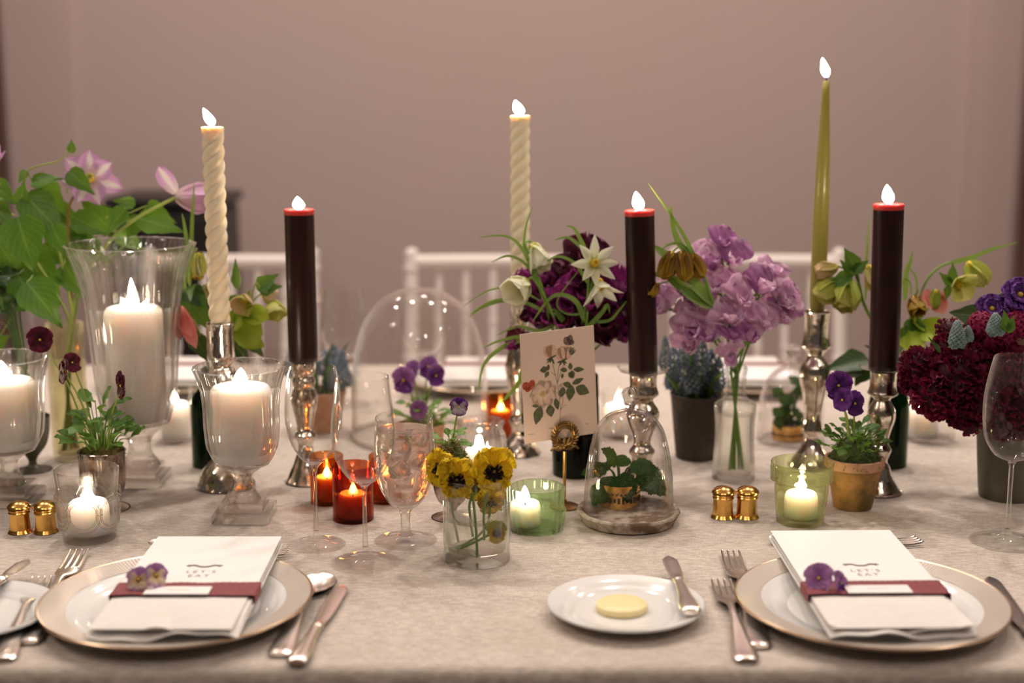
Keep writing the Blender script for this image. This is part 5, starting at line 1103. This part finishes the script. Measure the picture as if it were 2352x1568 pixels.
# ------------------------------------------------------------------ magenta sweet peas and white fritillaria behind the card
yu = bU.y; nu = bU+Vector((0, 0, pz(bU, 866)))
peas(['dark magenta sweet pea at the left of the dark bunch, under the white cup flower', 'magenta sweet pea at the top of the dark bunch behind the white star flower', 'magenta sweet pea at the upper right of the dark bunch against the dark candle', 'magenta sweet pea in the middle of the dark bunch crossed by green blades', 'magenta sweet pea low on the right behind the dark candle', 'magenta sweet pea under the white drooping flower'], 'magenta and maroon sweet peas', nu, bU+Vector((0, 0, .012)), .016, [
    [(1222, 690, yu), (1235, 730, yu-.01), (1255, 660, yu)], [(1300, 640, yu), (1330, 660, yu-.02), (1345, 615, yu)], [(1370, 700, yu-.02), (1400, 660, yu), (1420, 690, yu)],
    [(1290, 700, yu-.03), (1310, 720, yu-.01), (1280, 670, yu)], [(1425, 745, yu), (1400, 730, yu-.02), (1415, 775, yu-.01)], [(1350, 720, yu-.04), (1380, 745, yu-.03), (1345, 680, yu-.02)]], ['magenta', 'magenta', 'maroon'], ['magenta', 'maroon'], 68)
peas(['near black maroon sweet pea low on the left above the rose card', 'near black maroon sweet pea resting above the top edge of the rose card', 'near black maroon sweet pea hanging between the rose card and the dark candle'], 'magenta and maroon sweet peas', nu, bU+Vector((0, 0, .012)), .014, [
    [(1262, 740, yu-.03), (1290, 750, yu-.04), (1240, 755, yu-.02)], [(1330, 750, yu-.04), (1310, 755, yu-.03)], [(1392, 790, yu-.03), (1425, 700, yu+.01)]], ['maroon', 'maroon', 'magenta'], ['maroon'], 60)
o = stemthing('sweet_pea', 'maroon sweet pea drooping beside the left edge of the rose card', 'flower', 'magenta and maroon sweet peas', [nu+Vector((-.015, -.006, -.02)), nu+Vector((-.018, -.01, .02)), P3(1225, 850, yu-.03), P3(1215, 790, yu-.04), P3(1190, 795, yu-.04)], .0013)
sweetpea(o, P3(1190, 800, yu-.04), (-.6, -.7, -.1), (-.2, 0, 1), 50*S(P3(1190, 800, yu)), 'burg', 'magenta')
def whitefrit(label, c, axis, L, n, op, kind, W, st, r=.0018):
    o = stemthing('white_fritillaria', label, 'flower', 'creamy white nodding flowers', st+[c-Vector(axis).normalized()*.004, c], [r*1.1, r*.8]); cupflower(o, c, axis, L*S(c), ['fritwhite'], n, op, kind, W, 'stamen'); return o
yw = yu-.05
def Q(l, Y=None): return [P3(x, y, Y or yw) for x, y in l]
o = whitefrit('creamy white cup flower, lowest left of the white flowers by the cream twisted candle', P3(1212, 645, yw), (-.55, -.75, -.35), 72, 6, 48, 'petal_cup', .95, [nu+Vector((-.01, -.012, 0))]+Q([(1275, 740), (1250, 680), (1225, 640)]))
for pts, w_ in (([(1262, 720), (1215, 600), (1170, 545), (1098, 545)], .0026), ([(1255, 690), (1215, 615), (1170, 588), (1128, 602)], .0022), ([(1250, 715), (1190, 690), (1130, 692), (1078, 722)], .0024), ([(1240, 690), (1180, 662), (1120, 668), (1062, 705)], .0014)): blade(o, Q(pts), w_)
o = whitefrit('creamy white bell flower over the cream twisted candle', P3(1222, 560, yw+.02), (.35, -.55, -.7), 70, 6, 38, 'petal_bell', .85, [nu+Vector((-.004, -.012, 0))]+Q([(1265, 745), (1252, 680), (1225, 610), (1206, 560)], yw+.01))
for pts, w_ in (([(1235, 640), (1205, 580), (1208, 520), (1225, 470)], .0018), ([(1280, 740), (1240, 760), (1190, 750), (1140, 770)], .0025)): blade(o, Q(pts, yw+.01), w_)
o = whitefrit('creamy white star flower with pointed petals beside the middle dark candle', P3(1362, 605, yw), (.25, -1, .25), 64, 8, 62, 'petal_star', 1.0, [nu+Vector((.004, -.012, 0))]+Q([(1338, 740), (1350, 680), (1352, 630)]))
for pts, w_ in (([(1350, 590), (1335, 555), (1318, 525), (1300, 518)], .003), ([(1352, 585), (1320, 555), (1300, 545), (1272, 552)], .0024), ([(1348, 650), (1320, 605), (1275, 590), (1230, 625)], .0022), ([(1342, 740), (1320, 690), (1270, 680), (1222, 740)], .0034), ([(1345, 720), (1300, 720), (1280, 690), (1330, 620)], .0012)): blade(o, Q(pts, yw-.005), w_)
o = whitefrit('creamy white drooping flower with long pointed petals under the white star', P3(1372, 640, yw-.004), (.3, -.6, -.8), 72, 6, 34, 'petal_star', 1.15, [nu+Vector((.008, -.012, 0))]+Q([(1346, 745), (1354, 690), (1362, 640)]))
for pts, w_ in (([(1342, 760), (1380, 720), (1395, 700), (1400, 720)], .003), ([(1362, 740), (1400, 735), (1420, 715), (1440, 690)], .002), ([(1300, 745), (1280, 720), (1270, 715), (1296, 735)], .004)): blade(o, Q(pts), w_)
o = stemthing('grass_blade', 'long arching green blade drooping between the cloche and the cream candlestick', 'leaf', 'arching green blades', [nu+Vector((-.03, -.012, -.02)), P3(1240, 800, yw), P3(1205, 778, yw)], .0012)
for pts, w_ in (([(1205, 778), (1150, 800), (1110, 840), (1098, 905)], .0030), ([(1215, 772), (1180, 775), (1140, 785), (1110, 800)], .0024), ([(1205, 830), (1190, 880), (1165, 910), (1150, 925)], .0030), ([(1215, 700), (1165, 690), (1110, 705), (1075, 730)], .0022)): blade(o, Q(pts), w_)
# ------------------------------------------------------------------ hellebores right
yi = bI.y; ni = bI+Vector((0, 0, pz(bI, 868)))
def helle(label, pts, r=.0019, mat='stem', nk=None, group=None): return stemthing('hellebore_sprig', label, 'flower', group, [(nk or ni)+Vector((R.uniform(-.006, .006), R.uniform(-.006, .006), -.03)), (nk or ni)+Vector((0, 0, .01))]+pts, r, mat)
o = helle('hellebore stem with nodding green and brown bells left of the right dark candle', [P3(2015, 760, yi-.02), P3(1985, 700, yi-.03), P3(1972, 650, yi-.03)], .0023, group='yellow green hellebores')
for px, py, ax, L, m in ((1950, 640, (-.25, -.5, -1), 78, 'hel'), (1925, 640, (-.7, -.1, -.8), 66, 'hel'), (1992, 610, (.5, -.4, -.75), 66, 'helpeach'), (1925, 612, (-.8, .3, -.3), 50, 'helpeach')):
    c = P3(px, py, yi-.035); addstem(o, [P3(1974, 655, yi-.03), P3(1965, 625, yi-.03), c], .0014, 'stem', 'blossom_stalk'); cupflower(o, c, ax, L*S(c), [m], 5, 34, 'petal_cup', .92)
for bx, by, tx, ty, w_, v in ((1965, 620, 1945, 575, .9, 0), (1960, 625, 1990, 600, .9, 1), (1958, 630, 1905, 655, .7, 2), (1960, 635, 1935, 600, .7, 0)):
    a = P3(bx, by, yi-.045); c = P3(tx, ty, yi-.05); part(o, 'leaf', LM('leaf_ovate', 'hel_leaf', v), frame(a, c-a, (0, -1, .5), (c-a).length*1.1, (c-a).length*w_*1.2))
blade(o, Q([(1988, 690), (1990, 600), (1993, 540), (1996, 500)], yi-.02), .0022)
o = helle('hellebore stem with an ochre brown bell right of the right dark candle', [P3(2085, 770, yi-.01), P3(2095, 700, yi-.03), P3(2108, 665, yi-.03)], .002, group='yellow green hellebores')
c = P3(2098, 682, yi-.05); cupflower(o, c, (.05, -.75, -.65), 50*S(c), ['fritbrown'], 6, 40, 'petal_bell', 1.05)
for pts, w_ in (([(2078, 690), (2080, 630), (2090, 600), (2096, 575)], .004), ([(2105, 680), (2104, 640), (2092, 620), (2082, 615)], .0014), ([(2092, 676), (2090, 650), (2078, 640), (2070, 655)], .0014), ([(2098, 740), (2125, 770), (2145, 790), (2160, 830)], .003)): blade(o, Q(pts, yi-.03), w_, 'blade')
for bx, by, tx, ty, w_, m in ((2085, 755, 2085, 800, 1.0, 'helgreen'), (2110, 745, 2150, 770, .95, 'helgreen'), (2105, 740, 2095, 745, 1.2, 'helgreen')):
    a = P3(bx, by, yi-.045); c = P3(tx, ty, yi-.06); part(o, 'bract', LM('petal_cup', m), frame(a, c-a, (0, -1, .3), (c-a).length+.012, (c-a).length+.012))
for bx, by, tx, ty in ((2075, 745, 2125, 748), (2090, 735, 2130, 762), (2080, 750, 2070, 775)):
    a = P3(bx, by, yi-.055); c = P3(tx, ty, yi-.06); part(o, 'leaf', LM('leaf_ovate', 'hel_leaf', 1), frame(a, c-a, (0, -1, .4), (c-a).length*1.1, (c-a).length*.9))
o = helle('hellebore stem arching right with yellow bells and a long pointed leaf', [P3(2100, 720, yi), P3(2125, 650, yi-.02), P3(2160, 612, yi-.02), P3(2215, 595, yi-.02)], .0018, group='yellow green hellebores')
blade(o, Q([(2180, 605), (2230, 592), (2280, 572), (2338, 556)], yi-.025), .0034, 'blade')
c = P3(2222, 602, yi-.03); cupflower(o, c, (.65, -.35, -.75), 66*S(c), ['hel', 'helpale'], 5, 30, 'petal_bell', 1.05)
c = P3(2196, 650, yi-.04); f = cupflower(o, c, (.25, -.9, -.25), 50*S(c), ['helpale'], 4, 66, 'petal_cup', .95, 'stamen')
c = P3(2150, 665, yi-.03); cupflower(o, c, (-.1, -.3, -1), 44*S(c), ['helgreen', 'hel'], 4, 22, 'petal_bell', .8)
for bx, by, tx, ty in ((2185, 650, 2190, 612), (2185, 655, 2165, 630), (2178, 655, 2175, 685)):
    a = P3(bx, by, yi-.05); c = P3(tx, ty, yi-.055); part(o, 'leaf', LM('leaf_ovate', 'hel_leaf', 1), frame(a, c-a, (0, -1, .4), (c-a).length*1.15, (c-a).length*.9))
o = helle('coral pink petal flower under the arching hellebore stem', [P3(2110, 740, yi), P3(2145, 690, yi-.01)], .0013, group=None)
for bx, by, tx, ty, s_ in ((2135, 672, 2160, 715, .9), (2145, 680, 2172, 690, 1.0), (2125, 665, 2132, 705, .9)):
    a = P3(bx, by, yi-.02); c = P3(tx, ty, yi-.03); part(o, 'petal', LM('petal_cup', 'pink'), frame(a, c-a, (0, -1, .2), (c-a).length*1.2, (c-a).length*s_))
o = helle('big dark green leaves low behind the green taper candlestick', [P3(1995, 850, yi-.01)], .002, 'darkstem')
for bx, by, tx, ty, w_, v in ((1998, 828, 1895, 840, .62, 0), (2000, 835, 1962, 880, .9, 1), (1985, 850, 1900, 855, .55, 2), (2020, 815, 1990, 790, .5, 0)):
    a = P3(bx, by, yi-.02); c = P3(tx, ty, yi-.03); part(o, 'leaf', LM('leaf_ovate', 'darkleaf', v), frame(a, c-a, (0, -.7, 1), (c-a).length, (c-a).length*w_*1.4))
# ------------------------------------------------------------------ hellebores left
yh = bH.y; nh = bH+Vector((0, 0, pz(bH, 858)))
GL = 'hellebores in the left green bottle'
o = helle('pale nodding fritillaria bell hanging left of the ivory twisted candle', [P3(452, 760, yh-.02), P3(436, 650, yh-.03), P3(440, 590, yh-.03), P3(452, 570, yh-.03)], .0016, 'palestem', nh, GL)
c = P3(456, 580, yh-.03); cupflower(o, c, (.05, -.3, -1), 52*S(c), ['helpale', 'fritwhite'], 6, 18, 'petal_bell', .85)
c = P3(455, 612, yh-.028); cupflower(o, c, (.1, -.4, -1), 30*S(c), ['fritbrown'], 5, 45, 'petal_bell', .9)
for pts, w_ in (([(436, 660), (440, 540), (443, 470), (446, 420)], .0028), ([(432, 650), (430, 570), (424, 520), (418, 490)], .0032), ([(425, 680), (420, 640), (430, 600), (440, 585)], .004)): blade(o, Q(pts, yh-.03), w_)
c = P3(476, 655, yh-.02); cupflower(o, c, (.3, -.8, -.3), 36*S(c), ['fritwhite', 'helpeach'], 5, 50, 'petal_cup', .95)
o = helle('coral pink nodding bell between the hurricane vase and the ivory twisted candle', [P3(470, 800, yh-.03), P3(448, 740, yh-.05), P3(425, 725, yh-.05)], .0014, 'palestem', nh, GL)
for bx, by, tx, ty, s_ in ((408, 700, 440, 762, .42), (418, 705, 450, 785, .34), (404, 708, 416, 770, .36)):
    a = P3(bx, by, yh-.05); c = P3(tx, ty, yh-.06); part(o, 'petal', LM('petal_cup', 'pink'), frame(a, c-a, (0, -1, .2), (c-a).length*1.2, (c-a).length*s_*1.2))
for bx, by, tx, ty, w_, v, m in ((425, 670, 478, 750, .62, 1, 'hel_leaf'), (430, 660, 470, 700, .8, 2, 'darkleaf'), (440, 760, 480, 830, .5, 0, 'darkleaf'), (420, 690, 440, 660, .7, 1, 'hel_leaf')):
    a = P3(bx, by, yh-.04); c = P3(tx, ty, yh-.05); part(o, 'leaf', LM('leaf_ovate', m, v), frame(a, c-a, (0, -1, .4), (c-a).length*1.1, (c-a).length*w_*1.5))
o = helle('yellow green hellebore stem with peach cups right of the ivory twisted candle', [P3(520, 800, yh), P3(545, 730, yh-.02), P3(575, 680, yh-.02)], .002, 'palestem', nh, GL)
for px, py, ax, L, m in ((568, 680, (-.2, -.8, -.4), 50, ['helpeach', 'hel']), (628, 688, (.2, -.6, -.7), 52, ['helpale', 'hel']), (600, 665, (.5, .2, -.4), 40, ['helpeach'])):
    c = P3(px, py, yh-.03); addstem(o, [P3(575, 700, yh-.02), P3((px+575)/2, py-14, yh-.03), c], .0012, 'palestem', 'blossom_stalk'); cupflower(o, c, ax, L*S(c), m, 5, 52, 'petal_cup', .95, 'stamen')
for bx, by, tx, ty, w_, m, v in ((590, 665, 632, 632, .62, 'hel_leaf', 0), (595, 668, 640, 655, .6, 'hel_leaf', 1), (560, 700, 522, 680, .7, 'hel_leaf', 2), (545, 665, 540, 600, .3, 'hel_leaf', 0)):
    a = P3(bx, by, yh-.03); c = P3(tx, ty, yh-.035); part(o, 'leaf', LM('leaf_ovate', m, v), frame(a, c-a, (0, -1, .5), (c-a).length*1.1, (c-a).length*w_*1.6))
for bx, by, tx, ty, w_ in ((550, 720, 590, 800, .8), (545, 715, 525, 770, .9), (560, 720, 625, 735, .7), (545, 770, 610, 800, .6)):
    a = P3(bx, by, yh-.035); c = P3(tx, ty, yh-.05); part(o, 'bract', LM('petal_cup', 'helgreen', 1), frame(a, c-a, (0, -1, .4), (c-a).length*1.05, (c-a).length*w_))
for bx, by, tx, ty, w_ in ((560, 760, 600, 815, .6), (530, 780, 570, 830, .6)):
    a = P3(bx, by, yh-.02); c = P3(tx, ty, yh-.03); part(o, 'leaf', LM('leaf_ovate', 'darkleaf', 1), frame(a, c-a, (0, -1, .4), (c-a).length*1.05, (c-a).length*w_*1.5))
# ------------------------------------------------------------------ clematis
ya = bA.y; na = bA+Vector((0, 0, pz(bA, 760)))
o = thing('clematis_vine', 'leafy clematis vine with lilac flowers spreading from the olive ribbed vase', 'flower', bA+Vector((0, 0, .012)))
c0 = bA+Vector((0, 0, .012))
VL = lambda l, Y: [P3(x, y, Y) for x, y in l]
for off, l, Y, r, m in ((0, [(166, 745), (150, 640), (125, 545), (95, 485), (55, 470), (0, 425)], ya-.05, [.003, .0016], 'palestem'), (.005, [(168, 745), (160, 620), (158, 480), (190, 430), (207, 412)], ya-.02, [.0028, .0016], 'twig'),
        (-.006, [(164, 745), (180, 660), (230, 580), (300, 510), (405, 452)], ya-.03, [.003, .0022], 'palestem'), (.008, [(160, 745), (120, 660), (60, 560), (40, 500)], ya-.07, [.0026, .0014], 'palestem'), (-.01, [(168, 745), (200, 640), (290, 560), (330, 505)], ya+.01, [.0024, .0012], 'stem')):
    addstem(o, [c0+Vector((off, off*.6, 0)), c0+Vector((-off*.6, off, .10))]+VL(l, Y), r, m, 'vine_stem')
addstem(o, VL([(50, 475), (60, 400), (85, 382), (128, 372), (145, 362), (166, 345)], ya-.05), [.0015, .0006], 'palestem', 'tendril')
part(o, 'bud', LM('leaf_ovate', 'clem_leaf', 0), frame(P3(165, 352, ya-.05), UP, TOC, .018, .018))
LV = [(40, 498, 78, 628, .78, 1, -.09), (58, 448, 152, 545, .66, 0, -.06), (72, 418, 143, 407, .5, 0, -.05), (158, 393, 214, 444, .62, 1, -.06), (48, 474, 54, 414, .62, 0, -.06), (-20, 420, 36, 465, .7, 1, -.05), (92, 425, 146, 500, .8, 2, -.01), (246, 522, 186, 455, .85, 0, -.01), (168, 498, 250, 540, .6, 1, -.03),
      (288, 478, 236, 542, .62, 0, -.04), (310, 468, 258, 460, .6, 1, -.02), (318, 500, 422, 532, .52, 0, -.03), (326, 498, 284, 552, .8, 1, -.01), (338, 472, 396, 512, .66, 2, -.01), (120, 518, 152, 592, .72, 0, -.07), (148, 606, 192, 685, .85, 1, -.05), (62, 648, 142, 748, .74, 1, -.09), (40, 630, 92, 718, .8, 0, -.07),
      (-10, 545, 45, 640, .7, 2, -.06), (60, 580, 140, 648, .8, 0, -.05), (100, 560, 170, 610, .7, 1, -.03), (-15, 470, 28, 520, .8, 0, -.03), (200, 520, 160, 590, .8, 2, 0), (10, 600, -20, 690, .8, 1, -.04), (60, 392, 42, 420, .6, 0, -.04), (120, 480, 190, 520, .7, 2, 0), (150, 540, 215, 560, .8, 0, 0), (30, 540, 100, 600, .8, 2, 0), (190, 560, 250, 600, .8, 1, .03), (270, 530, 330, 575, .7, 0, .03), (80, 640, 20, 700, .8, 2, .02), (-20, 800, 20, 770, .8, 0, .02), (110, 640, 130, 700, .8, 2, 0)]
for bx, by, tx, ty, w_, v, dy in LV:
    a = P3(bx, by, ya+dy); c = P3(tx, ty, ya+dy-.012); L = (c-a).length
    part(o, 'leaf', LM('leaf_heart', 'clem_leaf', v), frame(a, c-a, (R.uniform(-.5, .5), -1, R.uniform(.1, .8)), L, L*w_*1.15))
    addstem(o, [a, a.lerp(P3(120, 560, ya-.03), .12)+Vector((0, .008, 0)), a.lerp(P3(120, 560, ya-.02), .3)+Vector((0, .012, 0))], [.0008, .0012], 'palestem', 'leaf_stalk')
c = P3(207, 410, ya-.03); cupflower(o, c, (.25, -1, .25), 70*S(c), ['clem'], 7, 74, 'petal_long', 1.25, 'palestem', .3)
c = P3(404, 451, ya-.03); f = cupflower(o, c, (.93, -.25, -.05), 92*S(c), ['clemout'], 4, 26, 'petal_cup', .82, None, .5, 'palestem', .08)
part(f, 'petal', LM('petal_long', 'clem', 0), frame(c+Vector((0, .004, .004)), P3(368, 392, ya-.03)-c, (-.4, -1, .2), 74*S(c), 80*S(c)))
c = P3(-14, 385, ya-.06); f = cupflower(o, c, (.05, -.3, 1), 62*S(c), ['clemout', 'clem'], 5, 32, 'petal_long', 1.1, None, .2, 'palestem', .1)
addstem(o, VL([(0, 425), (-16, 410), (-14, 388)], ya-.06), .0015, 'palestem')
# curly dark foliage at the left edge
o = thing('curly_herb', 'dark curly green foliage at the left edge below the clematis', 'foliage', b8+Vector((0, 0, pz(b8, 960))))
for i in range(34):
    px, py = R.uniform(-25, 52), R.uniform(612, 715); c = P3(px, py, b8.y+R.uniform(-.03, .04)); d = Vector((R.uniform(-1, 1), R.uniform(-1, .4), R.uniform(-.4, 1)))
    part(o, 'leaf', LM('leaf_small', 'hel_leaf' if i % 2 else 'darkleaf', i % 3), frame(c, d, (R.uniform(-.5, .5), -1, .6), .030, .032))
for i in range(6): q = P3(R.uniform(-10, 40), R.uniform(650, 700), b8.y); addstem(o, [b8+Vector((R.uniform(-.01, .01), 0, pz(b8, 975))), b8.lerp(q, .5)+Vector((0, 0, .06)), q], [.0018, .001], 'darkstem')
# ------------------------------------------------------------------ burgundy bouquet in the zinc pot
yb = b40.y; nb = b40+Vector((0, 0, pz(b40, 975)))
def headmesh(n, r, mat, seed, key):
    k = (key, mat, n)
    if k not in CACHE:
        rr = random.Random(seed); m = MB()
        for i in range(n):
            z = 1-1.45*(i+.5)/n; a = 2.399*i; q = math.sqrt(max(0, 1-z*z)); d = Vector((q*math.cos(a), q*math.sin(a), z))+Vector((rr.uniform(-.2, .2), rr.uniform(-.2, .2), rr.uniform(-.2, .2)))
            L = rr.uniform(.30, .46); t = Vector((rr.uniform(-1, 1), rr.uniform(-1, 1), rr.uniform(-1, 1)))
            if key == 'star_florets':
                e1 = d.orthogonal().normalized(); e2 = d.normalized().cross(e1)
                for j in range(5): b_ = 2*PI*j/5+i; m.leaf(STAR, frame(d.normalized()*.72, d.normalized()*.5+(e1*math.cos(b_)+e2*math.sin(b_)), d, .36, .44), nl=4, nw=2, cup=.3, droop=.4, seed=j)
            else: m.leaf(SPOON, frame(d.normalized()*.62, d, t, L, L*1.0), nl=4, nw=4, cup=.3, droop=.2, ruffle=.10, freq=5, serr=.22, seed=i)
        CACHE[k] = m.build(key, M_[mat], sharp=180)
    return CACHE[k]
def head(label, px, py, hw, Y, mat, axis, n=150, key='ruffled_florets', name='scabiosa', group='burgundy flowers in the zinc pot'):
    c = P3(px, py, Y); o = stemthing(name, label, 'flower', group, [nb+Vector((R.uniform(-.02, .02), R.uniform(-.02, .02), -.04)), nb+Vector(((c.x-nb.x)*.3, -.01, .02)), nb.lerp(c, .7)+Vector((0, .01, .012)), c], .0018, 'darkstem')
    s = hw*S(c); part(o, 'core', MB().sphere((0, 0, 0), 1, 14, 9).build('core', M_[mat]), frame(c, Vector(axis).orthogonal(), axis, s*.72, s*.72, s*.72)); part(o, 'flower_head', headmesh(n, 1, mat, n, key), frame(c, Vector(axis).orthogonal(), axis, s, s, s), kind='stuff'); return o
SC = 'garnet red ruffled flower head in the zinc pot bouquet'
for lab, (px, py, hw, dy, mt, ax) in zip(('furthest left, touching the dark candle', 'low left, over the glowing ribbed votive', 'in the middle of the mass', 'left of the wine glass rim', 'lowest of the large ones over the votive', 'under the left grape hyacinth tip', 'seen through the top of the wine glass', 'at the right edge behind the wine glass', 'brighter crimson, under the bright florets', 'seen low through the wine glass', 'furthest left and lower, beside the drip plate'), ((2112, 842, 50, -.03, 'garnet', (-.5, -.8, .4)), (2150, 905, 62, -.05, 'garnet', (-.3, -.9, .2)), (2200, 860, 66, -.06, 'garnet', (-.1, -1, .3)), (2255, 905, 66, -.06, 'garnet', (0, -1, .1)), (2215, 945, 46, -.05, 'garnet', (-.2, -.8, -.3)), (2300, 850, 70, -.05, 'garnet', (.2, -1, .2)), (2185, 800, 46, -.03, 'garnet', (-.3, -.8, .6)), (2345, 920, 70, -.04, 'garnet', (.3, -1, 0)), (2250, 812, 60, -.03, 'crimson', (0, -.9, .5)), (2320, 960, 60, -.03, 'garnet', (.2, -.9, -.3)), (2105, 872, 44, -.02, 'garnet', (-.8, -.6, -.2)))):
    head('garnet ruffled flower head '+lab, px, py, hw, yb+dy, mt, ax)
head('small ragged dark garnet flower hanging lowest left of the right wine glass', 2228, 978, 27, yb-.06, 'garnet', (-.2, -.7, -.6), 40)
head('dark garnet flower with open petals at the top left of the burgundy bouquet', 2180, 762, 36, yb-.02, 'garnet', (-.4, -.8, .5), 60)
for lab, px, py, hw in (('bright crimson cluster of pointed florets under the purple flowers', 2290, 775, 50), ('bright crimson floret cluster between the two grape hyacinth tips', 2255, 745, 40), ('bright crimson floret cluster at the right edge over the wine glass', 2335, 745, 46)): head(lab, px, py, hw, yb-.04, 'crimson', (0, -.9, .5), 34, 'star_florets', 'hyacinth_sprig')
for lab, px, pt, pbm, hw in (('grey blue grape hyacinth tip at the left of the burgundy bouquet', 2200, 735, 795, 22), ('grey blue grape hyacinth tip under the purple flowers of the burgundy bouquet', 2288, 718, 766, 23), ('small grey blue grape hyacinth tip between the two larger ones', 2226, 746, 782, 12)):
    a = P3(px, pbm, yb-.075); c = P3(px-2, pt, yb-.075); o = stemthing('grape_hyacinth', lab, 'flower', 'grape hyacinths in the burgundy bouquet', [nb+Vector((R.uniform(-.02, .02), -.01, -.03)), nb.lerp(a, .6)+Vector((0, .03, 0)), a+Vector((0, .035, -.012)), a], .0016, 'stem'); muscari_spike(o, a, c, hw*S(a), 'muscari2', 130)
for lab, px, py, s in (('purple ruffled flower highest at the right edge of the burgundy bouquet', 2340, 680, 44), ('purple ruffled flower above the grape hyacinth tips', 2275, 712, 38), ('purple ruffled flower at the right edge above the wine glass', 2322, 712, 40)):
    c = P3(px, py, yb-.03); o = stemthing('purple_flower', lab, 'flower', 'purple flowers in the burgundy bouquet', [nb+Vector((.01, .01, -.03)), nb.lerp(c, .6), c], .0015, 'darkstem')
    for ph, op, k in ((0, 72, 1), (.6, 45, .75)): 
        ax = Vector((.1, -.8, .6)).normalized(); e1 = ax.orthogonal().normalized(); e2 = ax.cross(e1)
        if ph == 0: f = eye(o, c+ax*.004, ax, s*S(c)*.16, 'stamen')
        for i in range(5):
            a = ph+2*PI*i/5; rr = e1*math.cos(a)+e2*math.sin(a); part(f, 'petal', LM('petal_ruffled', 'lisi', i), frame(c, ax*math.cos(rad(op))+rr*math.sin(rad(op)), ax*math.sin(rad(op))-rr*math.cos(rad(op)), s*S(c)*k, s*S(c)*k*.9))
o = stemthing('leaf_sprig', 'dark leaves behind the top of the burgundy bouquet', 'leaf', None, [nb+Vector((0, .02, -.03)), nb.lerp(P3(2260, 730, yb+.03), .7), P3(2262, 728, yb+.03)], .0018, 'darkstem')
for bx, by, tx, ty, w_ in ((2280, 735, 2190, 715, .7), (2270, 725, 2310, 672, .75), (2300, 720, 2350, 660, .7), (2265, 740, 2215, 745, .7), (2160, 810, 2135, 775, .25)):
    a = P3(bx, by, yb+.03 if w_ > .3 else yb-.08); c = P3(tx, ty, yb+.03 if w_ > .3 else yb-.08); part(o, 'leaf', LM('leaf_ovate', 'darkleaf', 0), frame(a, c-a, (0, -1, .4), (c-a).length*1.05, (c-a).length*w_*1.4))
for bx, by, tx, ty in ((2312, 762, 2308, 712), (2316, 765, 2330, 725)):
    a = P3(bx, by, yb-.085); c = P3(tx, ty, yb-.085); part(o, 'leaf', LM('leaf_ovate', 'hel_leaf', 0), frame(a, c-a, (0, -1, .4), (c-a).length, (c-a).length*.7))
# ------------------------------------------------------------------ loose violas lying on the ribbons
def loose(c, label, mu, ml, ey, n2, s=.022):
    o = thing('viola_flower', label, 'flower', c-Vector((0, 0, .010)), 'violas laid on the ribbons')
    addstem(o, [c+Vector((.006, -.012, -.011)), c+Vector((.003, -.004, -.008)), c], .0010, 'palestem')
    viola(o, c, n2, (0, .5, 1), s, mu, ml, ml, ey)
    return o
M_['lilacy'] = petal('yellow_eyed_lilac_petal', (.70, .45, .08), (.74, .62, .42), (.52, .30, .52), blotch=((.03, .012, .02), .30), nz=.3)
M_['lilac'] = petal('lilac_petal', (.34, .10, .36), (.44, .20, .46), (.50, .26, .52), blotch=((.04, .01, .04), .24))
o = loose(flL, 'lilac and yellow viola laid on the ribbon of the left place', 'lilac', 'lilacy', 'stamen', (-.1, -.75, .55), .0135)
for dx, n2 in ((.016, (.5, -.6, .5)),): viola(o, flL+Vector((dx, .004, .003)), n2, (0, .5, 1), .0125, 'lilac', 'lilacy', 'lilacy', 'stamen')
o = loose(flR, 'lilac viola with green stalk laid on the ribbon of the right place', 'lilac', 'lilac', 'stamen', (-.35, -.75, .45), .0155)
viola(o, flR+Vector((.020, -.006, -.003)), (.6, -.5, .3), (0, .4, 1), .013, 'lilac', 'lilac', 'violet', 'palestem')
